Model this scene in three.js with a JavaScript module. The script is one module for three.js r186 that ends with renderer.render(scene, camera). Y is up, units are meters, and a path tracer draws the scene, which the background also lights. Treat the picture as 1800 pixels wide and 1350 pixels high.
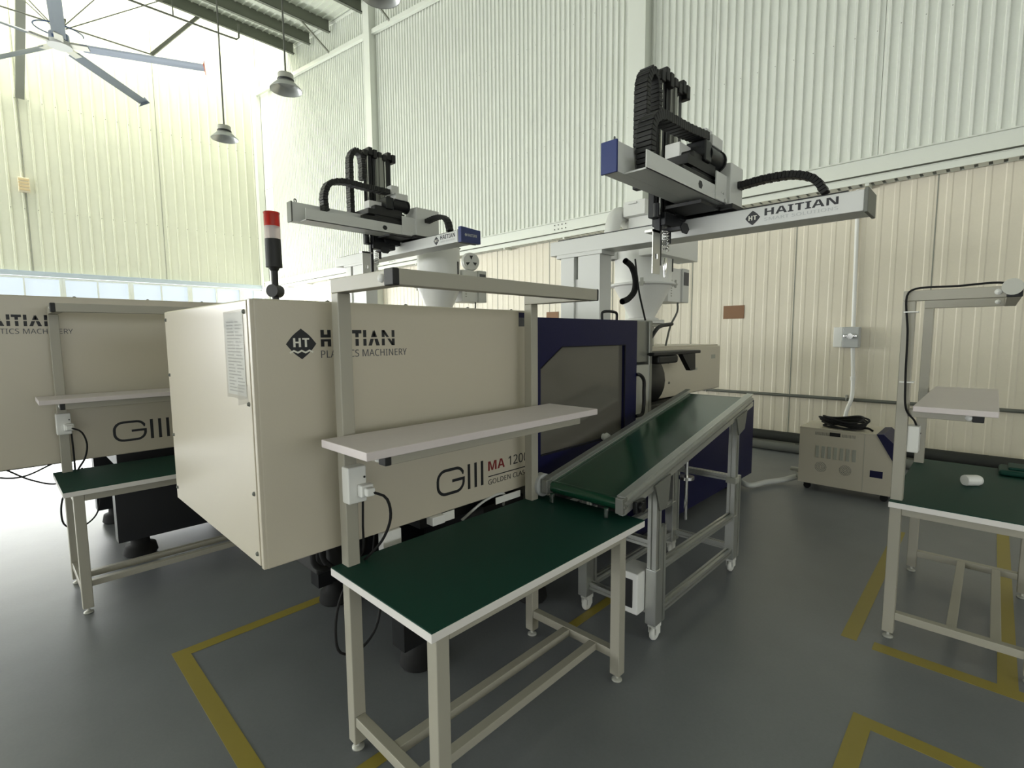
import * as THREE from 'three';
import { RoundedBoxGeometry } from 'three/addons/geometries/RoundedBoxGeometry.js';
import { TextGeometry } from 'three/addons/geometries/TextGeometry.js';
import { FontLoader } from 'three/addons/loaders/FontLoader.js';
import { mergeGeometries } from 'three/addons/utils/BufferGeometryUtils.js';
import { ImprovedNoise } from 'three/addons/math/ImprovedNoise.js';
import { RectAreaLightUniformsLib } from 'three/addons/lights/RectAreaLightUniformsLib.js';

// ---------------------------------------------------------------- camera, light, exposure
const scene = new THREE.Scene();
const renderer = new THREE.WebGLRenderer({ antialias: true });
renderer.toneMapping = THREE.LinearToneMapping;
renderer.toneMappingExposure = 1.04;
renderer.shadowMap.enabled = true;
RectAreaLightUniformsLib.init();
const camera = new THREE.PerspectiveCamera(74.86, 1800 / 1350, 0.05, 120);
camera.position.set(0, 1.6, 0);
camera.rotation.order = 'YXZ';
camera.rotation.set(-0.095367, -0.804856, -0.0073603);
scene.background = new THREE.Color(0.75, 0.83, 0.95);

const WX = 8.0, WZ = -21.5, SX = -15, BZ = 12;      // hall: right wall, left wall, side wall, wall behind
const yb = (z) => 8.855 - 0.1278 * z;                // underside of the purlins (the roof falls towards +z)
const yr = (z) => yb(z) + 0.38;                      // roof sheet
function areaLight(w, h, color, intensity, pos, look) {
  const l = new THREE.RectAreaLight(color, intensity, w, h);
  l.position.set(...pos); l.lookAt(...look); l.castShadow = true; scene.add(l); return l;
}
const DAY = new THREE.Color(0.97, 0.98, 0.97), WARM = new THREE.Color(1.0, 0.99, 0.92);
const L_RIBBON = 13, L_SIDE = 6.8, L_SKY = 9.5, L_BACK = 1.5;
areaLight(22.9, 2.6, DAY, L_RIBBON, [(SX + WX) / 2, 2.22, WZ + 0.12], [(SX + WX) / 2, 2.22, 0]);
areaLight(19.2, 2.9, DAY, L_SIDE, [SX + 0.12, 2.35, -10.8], [0, 2.35, -10.8]);
areaLight(15.6, 2.5, DAY, L_BACK, [-3, 2.5, BZ - 0.12], [-3, 2.5, 0]);
areaLight(22.8, 2.6, WARM, L_SKY, [(SX + WX) / 2, 14.45, -19.95], [(SX + WX) / 2, 0, -19.95]);

// ---------------------------------------------------------------- helpers
const sans = await new FontLoader().loadAsync('fonts/droid/droid_sans_regular.typeface.json');
const bold = await new FontLoader().loadAsync('fonts/droid/droid_sans_bold.typeface.json');
let seed = 7;
const rnd = () => { seed = (seed * 16807) % 2147483647; return seed / 2147483647; };
const noise = new ImprovedNoise();
const names = new Map(), origin = new Map();
let XF = null;                                        // optional mapping of world points while a copy of another size is built
function numbered(n) { const k = names.get(n) ?? 0; names.set(n, k + 1); return k ? `${n}_${String(k).padStart(3, '0')}` : n; }
function finish(g) {
  g = g.index ? g.toNonIndexed() : g;
  for (const k of Object.keys(g.attributes)) if (!['position', 'normal'].includes(k)) g.deleteAttribute(k);
  if (!g.attributes.normal) g.computeVertexNormals();
  return g;
}
function boxUV(g) {
  const p = g.attributes.position, uv = new Float32Array(p.count * 2), a = new THREE.Vector3(), b = new THREE.Vector3(), c = new THREE.Vector3();
  for (let i = 0; i < p.count; i += 3) {
    a.fromBufferAttribute(p, i); b.fromBufferAttribute(p, i + 1); c.fromBufferAttribute(p, i + 2);
    const n = b.clone().sub(a).cross(c.clone().sub(a)), x = Math.abs(n.x), y = Math.abs(n.y), z = Math.abs(n.z);
    for (let j = 0; j < 3; j++) {
      const v = [a, b, c][j], k = (i + j) * 2;
      if (y >= x && y >= z) { uv[k] = v.x; uv[k + 1] = v.z; } else if (x >= z) { uv[k] = v.z; uv[k + 1] = v.y; } else { uv[k] = v.x; uv[k + 1] = v.y; }
    }
  }
  g.setAttribute('uv', new THREE.BufferAttribute(uv, 2));
  return g;
}
// geometries arrive in world coordinates; they are stored relative to their thing's base
function obj(name, geos, m, parent = scene) {
  let g = mergeGeometries([geos].flat(9).map(finish));
  if (XF) { const p = g.attributes.position, v = new THREE.Vector3(); for (let i = 0; i < p.count; i++) { v.fromBufferAttribute(p, i); XF(v); p.setXYZ(i, v.x, v.y, v.z); } }
  boxUV(g);
  const o = origin.get(parent) ?? new THREE.Vector3();
  g.translate(-o.x, -o.y, -o.z);
  const mesh = new THREE.Mesh(g, m);
  mesh.castShadow = mesh.receiveShadow = true;
  mesh.name = parent === scene ? numbered(name) : name;
  origin.set(mesh, o); parent.add(mesh);
  return mesh;
}
function tag(o, label, category, group) { Object.assign(o.userData, { label, category }); if (group) o.userData.group = group; return o; }
function thing(name, label, category, at, group) {
  const o = new THREE.Group(), p = new THREE.Vector3(...at);
  if (XF) XF(p);
  o.name = numbered(name); o.position.copy(p); origin.set(o, p.clone()); scene.add(o);
  return tag(o, label, category, group);
}
function struct(name, geos, m, parent = scene) { const o = obj(name, geos, m, parent); if (parent === scene) o.userData.kind = 'structure'; return o; }
function frameThing(name) { const o = new THREE.Group(); o.name = numbered(name); o.userData.kind = 'structure'; origin.set(o, new THREE.Vector3()); scene.add(o); return o; }
function copyOf(root, pos, label, turn = 0) {
  const c = root.clone(); origin.set(c, new THREE.Vector3(...pos)); c.name = numbered(root.name.replace(/_\d{3}$/, '')); c.position.set(...pos); c.rotation.y = turn;
  c.userData = { ...root.userData, label }; scene.add(c); return c;
}
const bx = (x0, x1, y0, y1, z0, z1, r = 0) => {
  const w = Math.abs(x1 - x0), h = Math.abs(y1 - y0), d = Math.abs(z1 - z0);
  const g = r > 0 ? new RoundedBoxGeometry(w, h, d, 1, Math.min(r, w / 2.01, h / 2.01, d / 2.01)) : new THREE.BoxGeometry(w, h, d);
  return g.translate((x0 + x1) / 2, (y0 + y1) / 2, (z0 + z1) / 2);
};
const V = (a) => new THREE.Vector3(...a);
function cyl(p, q, r, r2 = r, seg = 18, open = false) {
  p = V(p); q = V(q); const d = q.clone().sub(p);
  const g = new THREE.CylinderGeometry(r2, r, d.length(), seg, 1, open);
  g.applyQuaternion(new THREE.Quaternion().setFromUnitVectors(new THREE.Vector3(0, 1, 0), d.clone().normalize()));
  return g.translate(...p.add(q).multiplyScalar(0.5).toArray());
}
function bar(p, q, w, h, up = [0, 1, 0], r = 0.004) {          // a bar of w x h section between two points
  p = V(p); q = V(q); const d = q.clone().sub(p), x = d.clone().normalize();
  const z = new THREE.Vector3().crossVectors(x, V(up)).normalize(), y = new THREE.Vector3().crossVectors(z, x);
  const g = r ? new RoundedBoxGeometry(d.length(), h, w, 1, Math.min(r, h / 2.1, w / 2.1)) : new THREE.BoxGeometry(d.length(), h, w);
  g.applyMatrix4(new THREE.Matrix4().makeBasis(x, y, z));
  return g.translate(...p.add(q).multiplyScalar(0.5).toArray());
}
function tube(pts, r, seg = 24, rad = 8, closed = false) { return new THREE.TubeGeometry(new THREE.CatmullRomCurve3(pts.map(V), closed, 'centripetal'), seg, r, rad, closed); }
const lathe = (prof, x, y, z, seg = 32) => new THREE.LatheGeometry(prof.map(([r, h]) => new THREE.Vector2(r, h)), seg).translate(x, y, z);
function extrude(pts, depth, holes = []) {
  const s = new THREE.Shape(pts.map((p) => new THREE.Vector2(...p)));
  for (const h of holes) s.holes.push(new THREE.Path(h.map((p) => new THREE.Vector2(...p))));
  return new THREE.ExtrudeGeometry(s, { depth, bevelEnabled: false });
}
const prismX = (zy, x0, x1, holes) => extrude(zy.map(([z, y]) => [-z, y]), x1 - x0, holes?.map((h) => h.map(([z, y]) => [-z, y]))).rotateY(Math.PI / 2).translate(x0, 0, 0);   // outline in (z, y)
const prismZ = (xy, z0, z1, holes) => extrude(xy, z1 - z0, holes).translate(0, 0, z0);
const prismY = (xz, y0, y1) => extrude(xz.map(([x, z]) => [x, -z]), y1 - y0).rotateX(-Math.PI / 2).translate(0, y0, 0);
function chain(pts, axis, w, t, pitch = 0.03) {                // energy chain: links along a curve
  const c = new THREE.CatmullRomCurve3(pts.map(V), false, 'centripetal'), L = c.getLength(), n = Math.max(2, Math.round(L / pitch)), out = [];
  const zax = V(axis).normalize();
  for (let i = 0; i < n; i++) {
    const u = (i + 0.5) / n, p = c.getPointAt(u), x = c.getTangentAt(u), y = new THREE.Vector3().crossVectors(zax, x).normalize();
    const g = new RoundedBoxGeometry(pitch * 0.97, t * (i % 2 ? 0.9 : 1), w, 1, 0.004);
    out.push(g.applyMatrix4(new THREE.Matrix4().makeBasis(x, y, zax)).translate(p.x, p.y, p.z));
  }
  return out;
}
const D = 0.0008;                                              // thickness of print and film
function text(font, str, x, y, w, h, depth = D) {              // fitted into the box x..x+w, y..y+h
  const g = new TextGeometry(str, { font, size: 1, depth: 0.01, curveSegments: 4, bevelEnabled: false }); g.computeBoundingBox();
  const b = g.boundingBox; g.translate(-b.min.x, -b.min.y, 0); g.scale(w / (b.max.x - b.min.x), h / (b.max.y - b.min.y), depth / 0.01);
  return g.translate(x, y, 0);
}
const onZ = (g, z) => g.translate(0, 0, z);                    // print that faces +z
const onX = (g, x) => g.rotateY(-Math.PI / 2).translate(x, 0, 0);  // print that faces -x; its u runs along +z
const poly = (pts, depth = D) => extrude(pts, depth);
function ribbon(pts, w, closed = false) {                      // flat stroke with mitred corners
  const n = pts.length, L = [], R = [];
  for (let i = 0; i < n; i++) {
    const p = pts[i], a = pts[i - 1] ?? (closed ? pts[n - 1] : null), b = pts[i + 1] ?? (closed ? pts[0] : null);
    const nv = (s, e) => { const d = Math.hypot(e[0] - s[0], e[1] - s[1]); return [-(e[1] - s[1]) / d, (e[0] - s[0]) / d]; };
    const n1 = a ? nv(a, p) : nv(p, b), n2 = b ? nv(p, b) : n1, m = [n1[0] + n2[0], n1[1] + n2[1]], k = 2 / (m[0] ** 2 + m[1] ** 2);
    const q = [m[0] * k * w / 2, m[1] * k * w / 2];
    L.push([p[0] + q[0], p[1] + q[1]]); R.push([p[0] - q[0], p[1] - q[1]]);
  }
  return poly([...L, ...R.reverse()]);
}
function clip(pts, lo, hi) {                                    // convex outline cut to a band in y
  const cut = (ps, y, keep) => ps.flatMap((p, i) => {
    const q = ps[(i + 1) % ps.length], a = keep * (p[1] - y) >= 0, b = keep * (q[1] - y) >= 0, out = a ? [p] : [];
    if (a !== b) { const t = (y - p[1]) / (q[1] - p[1]); out.push([p[0] + t * (q[0] - p[0]), y]); }
    return out;
  });
  const r = cut(cut(pts, lo, 1), hi, -1); return r.length > 2 ? r : null;
}
function haitian(x, y, w, h, slit = true) {                     // heavy block capitals with a slit through their middle
  const L = [], q = (...p) => L.push(p), W = 5.75, b = 0.24;
  q([0, 0], [b, 0], [b, 1], [0, 1]); q([0.72 - b, 0], [0.72, 0], [0.72, 1], [0.72 - b, 1]); q([b, 0.3], [0.72 - b, 0.3], [0.72 - b, 0.72], [b, 0.72]);
  const A = (o) => { q([o, 0], [o + 0.27, 0], [o + 0.56, 0.72], [o + 0.42, 1]); q([o + 0.64, 0], [o + 0.93, 0], [o + 0.53, 1], [o + 0.4, 0.72], [o + 0.47, 0.5]); };
  A(0.86); q([1.95, 0], [2.2, 0], [2.2, 1], [1.95, 1]);
  q([2.3, 0.78], [3.02, 0.78], [3.02, 1], [2.3, 1]); q([2.54, 0], [2.79, 0], [2.79, 0.8], [2.54, 0.8]);
  q([3.15, 0], [3.4, 0], [3.4, 1], [3.15, 1]); A(3.55);
  const n = 4.66; q([n, 0], [n + b, 0], [n + b, 1], [n, 1]); q([n + 0.85, 0], [n + 1.09, 0], [n + 1.09, 1], [n + 0.85, 1]); q([n + 0.02, 1], [n + 0.24, 1], [n + 1.05, 0], [n + 0.83, 0]);
  const bands = slit ? [[0, 0.44], [0.54, 1]] : [[0, 1]];
  return L.flatMap((p) => bands.map(([lo, hi]) => clip(p.map(([a, c]) => [a, c]), lo, hi)).filter(Boolean)).map((p) => {
    const area = p.reduce((s, v, i) => { const e = p[(i + 1) % p.length]; return s + v[0] * e[1] - e[0] * v[1]; }, 0);
    return poly((area < 0 ? p.reverse() : p).map(([a, c]) => [x + a / W * w, y + c * h]));
  });
}
function diamond(cx, cy, r) {                                   // badge outline with bulging sides
  const pts = [];
  for (let k = 0; k < 4; k++) { const a = k * Math.PI / 2; for (let i = 0; i < 6; i++) { const t = i / 6, b = a + t * Math.PI / 2; const s = r / (Math.abs(Math.cos(b)) + Math.abs(Math.sin(b))) * (1 + 0.1 * Math.sin(t * Math.PI)); pts.push([cx + s * Math.cos(b), cy + s * Math.sin(b)]); } }
  return poly(pts);
}

// ---------------------------------------------------------------- procedural surface maps
function dataMap(n, fn, srgb = false) {
  const a = new Uint8Array(n * n * 4);
  for (let j = 0; j < n; j++) for (let i = 0; i < n; i++) { const v = fn(i / n, j / n, i, j), k = (j * n + i) * 4; const c = Array.isArray(v) ? v : [v, v, v]; for (let e = 0; e < 3; e++) a[k + e] = Math.max(0, Math.min(255, c[e] * 255)); a[k + 3] = 255; }
  const t = new THREE.DataTexture(a, n, n, THREE.RGBAFormat); t.wrapS = t.wrapT = THREE.RepeatWrapping; t.magFilter = THREE.LinearFilter; t.minFilter = THREE.LinearMipmapLinearFilter; t.generateMipmaps = true;
  if (srgb) t.colorSpace = THREE.SRGBColorSpace; t.needsUpdate = true; return t;
}
const tn = (u, v, f, z) => { // tileable noise
  const s = (a, b) => noise.noise(a * f, b * f, z);
  return (s(u, v) * (1 - u) * (1 - v) + s(u - 1, v) * u * (1 - v) + s(u, v - 1) * (1 - u) * v + s(u - 1, v - 1) * u * v);
};
const orange = dataMap(256, (u, v) => 0.5 + 0.4 * tn(u, v, 40, 3) + 0.1 * (rnd() - 0.5));      // paint peel
const weave = dataMap(128, (u, v, i, j) => 0.5 + 0.22 * (rnd() - 0.5) + 0.25 * Math.sin(i * Math.PI / 2) * Math.sin(j * Math.PI / 2));
const floorTone = dataMap(512, (u, v) => { const k = 0.94 + 0.05 * tn(u, v, 5, 1) + 0.03 * tn(u, v, 19, 5) + 0.025 * (rnd() - 0.5); return [k, k, k * 0.99]; }, true);
const floorRough = dataMap(256, (u, v) => 0.72 + 0.07 * tn(u, v, 7, 2) + 0.04 * tn(u, v, 30, 6));
const wallTone = dataMap(256, (u, v) => { const k = 0.975 + 0.018 * tn(u, v, 6, 11) + 0.01 * tn(u, v, 25, 12) + 0.01 * (rnd() - 0.5); return [k, k, k]; }, true);
const brushed = dataMap(256, (u, v, i, j) => 0.5 + 0.5 * (noise.noise(i * 0.9, j * 0.02, 4)) + 0.06 * (rnd() - 0.5));
const rep = (t, x, y = x) => { const c = t.clone(); c.repeat.set(x, y); c.needsUpdate = true; return c; };
const peel = rep(orange, 3), fine = rep(orange, 8), weaveT = rep(weave, 24), floorT = rep(floorTone, 0.3), floorR = rep(floorRough, 0.45), wallT = rep(wallTone, 0.35), brushT = rep(brushed, 2);
const S = (hex, rough = 0.5, extra = {}) => new THREE.MeshStandardMaterial({ color: hex, roughness: rough, ...extra });
const M = {
  cream: S('#c8c0ae', 0.32, { bumpMap: peel, bumpScale: 0.0003 }),
  navy: new THREE.MeshPhysicalMaterial({ color: '#10113c', roughness: 0.45, specularIntensity: 0.5, bumpMap: peel, bumpScale: 0.0003 }),
  blueCap: S('#22336f', 0.4),
  black: S('#161616', 0.55), rubber: S('#121212', 0.85), darkGrey: S('#2b2c2c', 0.5), blackMetal: S('#212224', 0.38, { metalness: 0.4 }),
  frame: S('#a9a597', 0.4, { bumpMap: fine, bumpScale: 0.0002 }),
  white: S('#e6e6e2', 0.42), robotWhite: S('#d5d6d2', 0.38, { bumpMap: fine, bumpScale: 0.0002 }),
  board: S('#e0d6d5', 0.45, { map: wallT }), boardEdge: S('#e6e2de', 0.5),
  mat: new THREE.MeshPhysicalMaterial({ color: '#043b30', roughness: 0.6, specularIntensity: 0.6, bumpMap: weaveT, bumpScale: 0.0002 }),
  belt: new THREE.MeshPhysicalMaterial({ color: '#16432f', roughness: 0.2, clearcoat: 0.5, clearcoatRoughness: 0.12 }),
  alu: S('#c9cac6', 0.34, { metalness: 0.85, bumpMap: brushT, bumpScale: 0.0001 }), chrome: S('#d8d8d6', 0.15, { metalness: 1 }),
  steel: S('#8f908a', 0.42, { metalness: 0.6, bumpMap: brushT, bumpScale: 0.0001 }), zinc: S('#b9b9b0', 0.5, { metalness: 0.3 }),
  galv: S('#6d6f68', 0.5, { metalness: 0.3 }),
  purlin: S('#6f7366', 0.7), bracing: S('#84867b', 0.6),
  wallL: S('#dadbc9', 0.5, { map: wallT }), wallR: S('#ebeee5', 0.42, { map: wallT }), wallLow: S('#e8e0cc', 0.45, { map: wallT }), trim: S('#dfe2d8', 0.45),
  trimBlue: S('#c3ced4', 0.4), roof: S('#d4d8ca', 0.5), joint: S('#8c8d82', 0.7),
  floor: S('#82858a', 0.46, { map: floorT, roughnessMap: floorR }), yellow: S('#a0903e', 0.45, { map: wallT }),
  ink: S('#15171c', 0.5), inkGrey: S('#55565a', 0.5), red: S('#7c1f22', 0.5), paperInk: S('#a6a6a2', 0.7), badge: S('#e4e2d6', 0.5), pale: S('#b7b9b8', 0.5),
  paper: S('#e4e4de', 0.7), film: new THREE.MeshPhysicalMaterial({ color: '#ffffff', roughness: 0.08, transmission: 0.95, thickness: 0 }),
  glassDark: new THREE.MeshPhysicalMaterial({ color: '#77736a', roughness: 0.12, transmission: 0.3, thickness: 0 }),
  redLens: new THREE.MeshPhysicalMaterial({ color: '#d42a18', roughness: 0.18, transmission: 0.5, thickness: 0 }), clearLens: new THREE.MeshPhysicalMaterial({ color: '#e9dedb', roughness: 0.25, transmission: 0.45, thickness: 0 }),
  plastic: S('#e9e9e4', 0.35), brown: S('#8a684d', 0.75), reflector: S('#c8cac8', 0.3, { metalness: 0.55 }), blade: S('#646c76', 0.42, { metalness: 0.35 }), hub: S('#23406e', 0.4), orange: S('#b8442a', 0.5),
  hose: S('#c9cac6', 0.45), insul: S('#30322f', 0.8), insulGrey: S('#6c6e69', 0.7), concrete: S('#9c9b90', 0.85), vent: S('#a8a89c', 0.6), speaker: S('#d9cfb6', 0.6), speakerSlat: S('#cbb78f', 0.6),
  glow: new THREE.MeshStandardMaterial({ color: '#9fabb3', roughness: 0.6, emissive: new THREE.Color(0.84, 0.92, 1.0), emissiveIntensity: 0.62 }),
  glowSide: new THREE.MeshStandardMaterial({ color: '#dfe8ee', roughness: 0.6, emissive: new THREE.Color(0.92, 0.97, 1.0), emissiveIntensity: 2 }),
  glowRoof: new THREE.MeshStandardMaterial({ color: '#e6ead8', roughness: 0.7, emissive: new THREE.Color(1, 0.99, 0.86), emissiveIntensity: 2 }),
};

// ================================================================ the hall
const floor = struct('floor', bx(SX - 0.3, WX + 0.3, -0.3, 0, WZ - 0.3, BZ + 0.3), M.floor);
{ // painted yellow floor lines (film of paint)
  const line = (x0, x1, z0, z1) => obj('yellow_line', bx(x0, x1, 0.0002, 0.0016, z0, z1), M.yellow, floor);
  line(0.53, 5.3, -2.93, -2.86); line(0.53, 0.6, -2.86, -1.52); line(0.6, 4.2, -1.625, -1.57);
  line(2.36, 2.43, -0.34, 0.6); line(1.3, 2.36, -0.34, -0.27); line(3.03, 5.0, -0.5, -0.43); line(3.0, 3.08, -0.36, 1.0); line(3.08, 5.5, 0.1, 0.17);
}
const W = 0.2;
// left wall: ribbed sheet panels above a ribbon of windows
const wallLeft = struct('wall_left', [bx(SX, WX, -0.02, 0.9, WZ - W, WZ), bx(SX, WX, 3.67, 14.8, WZ - W, WZ - 0.012)], M.wallL);
{
  const pan = 3.462, ribs = (x0, x1) => { // outline in (x, z)
    const top = [];
    for (let k = Math.ceil((x0 - 0.2) / 0.3045); ; k++) { const r = 0.16 + k * 0.3045; if (r > x1 - 0.05) break; if (r < x0 + 0.05) continue; top.push([r - 0.032, WZ + 0.004], [r - 0.018, WZ + 0.034], [r + 0.018, WZ + 0.034], [r + 0.032, WZ + 0.004]); }
    return [[x0 + 0.004, WZ - 0.012], [x0 + 0.004, WZ + 0.004], ...top, [x1 - 0.004, WZ + 0.004], [x1 - 0.004, WZ - 0.012]];
  };
  for (let x = 1.138 - 5 * pan; x < WX - 0.1; x += pan) {
    const a = Math.max(x, SX), b = Math.min(x + pan, WX); if (b - a < 0.2) continue;
    obj('wall_panel', prismY(ribs(a, b).reverse(), 3.67, 14.6), M.wallL, wallLeft);
    if (a > -4) obj('panel_joint', cyl([a, 3.7, WZ + 0.012], [a, 14.5, WZ + 0.012], 0.008, 0.008, 6), M.joint, wallLeft);
  }
  for (const y of [5.55, 8.76]) { const g = []; for (let k = -30; k < 26; k++) { const x = 0.16 + k * 0.3045; if (x > -3 && x < 7.8) g.push(cyl([x, y, WZ + 0.03], [x, y, WZ + 0.045], 0.016, 0.012, 6)); } obj('screw_row', g, M.joint, wallLeft).userData.kind = 'stuff'; }
  struct('trim_1', [bx(SX, WX, 3.53, 3.67, WZ - 0.1, WZ + 0.16, 0.006), bx(SX, WX, 3.67, 3.685, WZ - 0.1, WZ + 0.19)], M.trimBlue);
  for (let k = -10; k < 3; k++) {
    const x0 = 3.53 + k * 1.756, x1 = Math.min(x0 + 1.756, WX);
    if (x1 - x0 < 0.3 || x0 < SX) continue;
    const w = frameThing('window');
    obj('window_frame', [bx(x0, x0 + 0.07, 0.9, 3.53, WZ - 0.1, WZ + 0.06, 0.004), bx(x1 - 0.07, x1, 0.9, 3.53, WZ - 0.1, WZ + 0.06, 0.004), bx(x0, x1, 0.9, 0.97, WZ - 0.1, WZ + 0.05, 0.004), bx(x0, x1, 3.47, 3.53, WZ - 0.1, WZ + 0.05, 0.004), bx((x0 + x1) / 2 - 0.02, (x0 + x1) / 2 + 0.02, 0.97, 3.47, WZ - 0.09, WZ + 0.03)], M.trim, w);
    for (const [a, b] of [[x0 + 0.07, (x0 + x1) / 2 - 0.02], [(x0 + x1) / 2 + 0.02, x1 - 0.07]]) obj('pane', bx(a, b, 0.97, 3.47, WZ - 0.08, WZ - 0.05), M.glow, w);
  }
}
// right wall: close-ribbed sheet above a crane girt, flat-ribbed sandwich panels below
const wallRight = struct('wall_right', [bx(WX + 0.02, WX + W, 0, 14.8, WZ - W, BZ + W)], M.wallR);
{
  const outline = (z0, z1, pitch, base, crest, slope, d) => { // outline in (z, x): ribs rise towards -x
    const t = [];
    for (let k = Math.ceil((z0 + 0.02) / pitch); ; k++) { const c = k * pitch; if (c + crest / 2 + slope > z1 - 0.003) break; if (c - crest / 2 - slope < z0 + 0.003) continue; t.push([c - crest / 2 - slope, base], [c - crest / 2, base - d], [c + crest / 2, base - d], [c + crest / 2 + slope, base]); }
    return [[z0 + 0.003, WX + 0.02], [z0 + 0.003, base], ...t, [z1 - 0.003, base], [z1 - 0.003, WX + 0.02]];
  };
  const up = (o, y0, y1, m, zs) => obj('wall_panel', prismY(o.map(([z, x]) => [x, z]), y0, y1), m, wallRight);
  const P = 0.1178 * 18;
  for (let k = -9; k < 4; k++) { const z0 = -1.222 + k * P, a = Math.max(z0, WZ + 0.05), b = Math.min(z0 + P, BZ); if (b - a > 0.2) up(outline(a, b, 0.1178, WX, 0.026, 0.009, 0.032), 3.6, a < -18 ? 14.6 : yr(a) + 0.3, M.wallR); }
  for (let k = -13; k < 6; k++) { const z0 = -0.606 + k * 1.5, a = Math.max(z0, WZ + 0.05), b = Math.min(z0 + 1.5, BZ); if (b - a > 0.2) { up(outline(a, b, 0.166, WX - 0.01, 0.04, 0.012, 0.006), 0.15, 3.62, M.wallLow); obj('panel_joint', bx(WX - 0.014, WX - 0.008, 0.15, 3.6, b - 0.006, b + 0.006), M.joint, wallRight); } }
  struct('trim_2', [bx(WX - 0.16, WX - 0.14, 3.60, 3.79, WZ, BZ, 0.004), bx(WX - 0.2, WX, 3.785, 3.80, WZ, BZ), bx(WX - 0.2, WX, 3.59, 3.605, WZ, BZ), bx(WX - 0.15, WX, 3.6, 3.79, WZ, BZ)], M.trim);
  struct('baseboard_right', [bx(WX - 0.06, WX + 0.02, -0.02, 0.16, WZ, BZ, 0.01)], M.concrete);
  const rows = [[0.55, 7], [4.25, 5.6], [7.2, 6.6]];
  for (const [dy] of [[5.35], [7.35]]) { const g = []; for (let k = -90; k < 20; k++) { const z = k * 0.2356 + 0.1178; if (z > WZ + 0.4 && z < 1) g.push(cyl([WX + 0.004, dy, z], [WX - 0.034, dy, z], 0.008, 0.006, 6)); } obj('screw_row', g, M.joint, wallRight).userData.kind = 'stuff'; }
  // bolt group and joint plates on the girt
  for (const z of [-6.35, -12.2]) { const g = []; for (let i = 0; i < 4; i++) for (const y of [3.66, 3.74]) g.push(cyl([WX - 0.155, y, z + i * 0.09], [WX - 0.172, y, z + i * 0.09], 0.012, 0.012, 6)); obj('bolt_group', g, M.galv, wallRight).userData.kind = 'stuff'; }
}
for (const z of [-21.3, -12.93, -4.565, 3.8]) struct('column', [bx(WX - 0.22, WX - 0.208, 0, yb(z) + 0.3, z - 0.15, z + 0.15, 0.003), bx(WX - 0.208, WX, 0, yb(z) + 0.3, z - 0.008, z + 0.142)], M.trim);
{ // sloping rail that follows the roof, and flashing under the roof sheet
  const sl = (z, dy) => [WX - 0.1, yb(z) + dy, z];
  struct('trim_3', [bar(sl(WZ + 0.1, -0.60), sl(0, -0.60), 0.10, 0.12)], M.trim);
  struct('trim_4', [bar([WX - 0.03, yr(-18.4) - 0.06, -18.4], [WX - 0.03, yr(0) - 0.06, 0], 0.05, 0.08)], M.trim);
}
struct('wall_side', [bx(SX - W, SX, 0, 0.9, WZ - W, BZ + W), bx(SX - W, SX, 3.8, 14.8, WZ - W, BZ + W), bx(SX - W, SX, 0.9, 3.8, WZ - W, -20.4), bx(SX - W, SX, 0.9, 3.8, -1.2, BZ + W)], M.wallL);
for (let k = 0; k < 8; k++) {
  const z0 = -20.4 + k * 2.4, z1 = z0 + 2.4, w = frameThing('window');
  obj('window_frame', [bx(SX - 0.1, SX + 0.05, 0.9, 3.8, z0, z0 + 0.06), bx(SX - 0.1, SX + 0.05, 0.9, 3.8, z1 - 0.06, z1), bx(SX - 0.1, SX + 0.05, 0.9, 0.96, z0, z1), bx(SX - 0.1, SX + 0.05, 3.74, 3.8, z0, z1)], M.trim, w);
  obj('pane', bx(SX - 0.08, SX - 0.05, 0.96, 3.74, z0 + 0.06, z1 - 0.06), M.glowSide, w);
}
struct('wall_back', [bx(SX - W, -10.8, 0, 12, BZ, BZ + W), bx(4.8, WX + W, 0, 12, BZ, BZ + W), bx(-10.8, 4.8, 0, 1.2, BZ, BZ + W), bx(-10.8, 4.8, 3.8, 12, BZ, BZ + W)], M.wallLow);
for (let k = 0; k < 6; k++) {
  const x0 = -10.8 + k * 2.6, x1 = x0 + 2.6, w = frameThing('window');
  obj('window_frame', [bx(x0, x0 + 0.06, 1.2, 3.8, BZ - 0.05, BZ + 0.1), bx(x1 - 0.06, x1, 1.2, 3.8, BZ - 0.05, BZ + 0.1), bx(x0, x1, 1.2, 1.26, BZ - 0.05, BZ + 0.1), bx(x0, x1, 3.74, 3.8, BZ - 0.05, BZ + 0.1)], M.trim, w);
  obj('pane', bx(x0 + 0.06, x1 - 0.06, 1.26, 3.74, BZ + 0.05, BZ + 0.08), M.glowSide, w);
}
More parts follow.
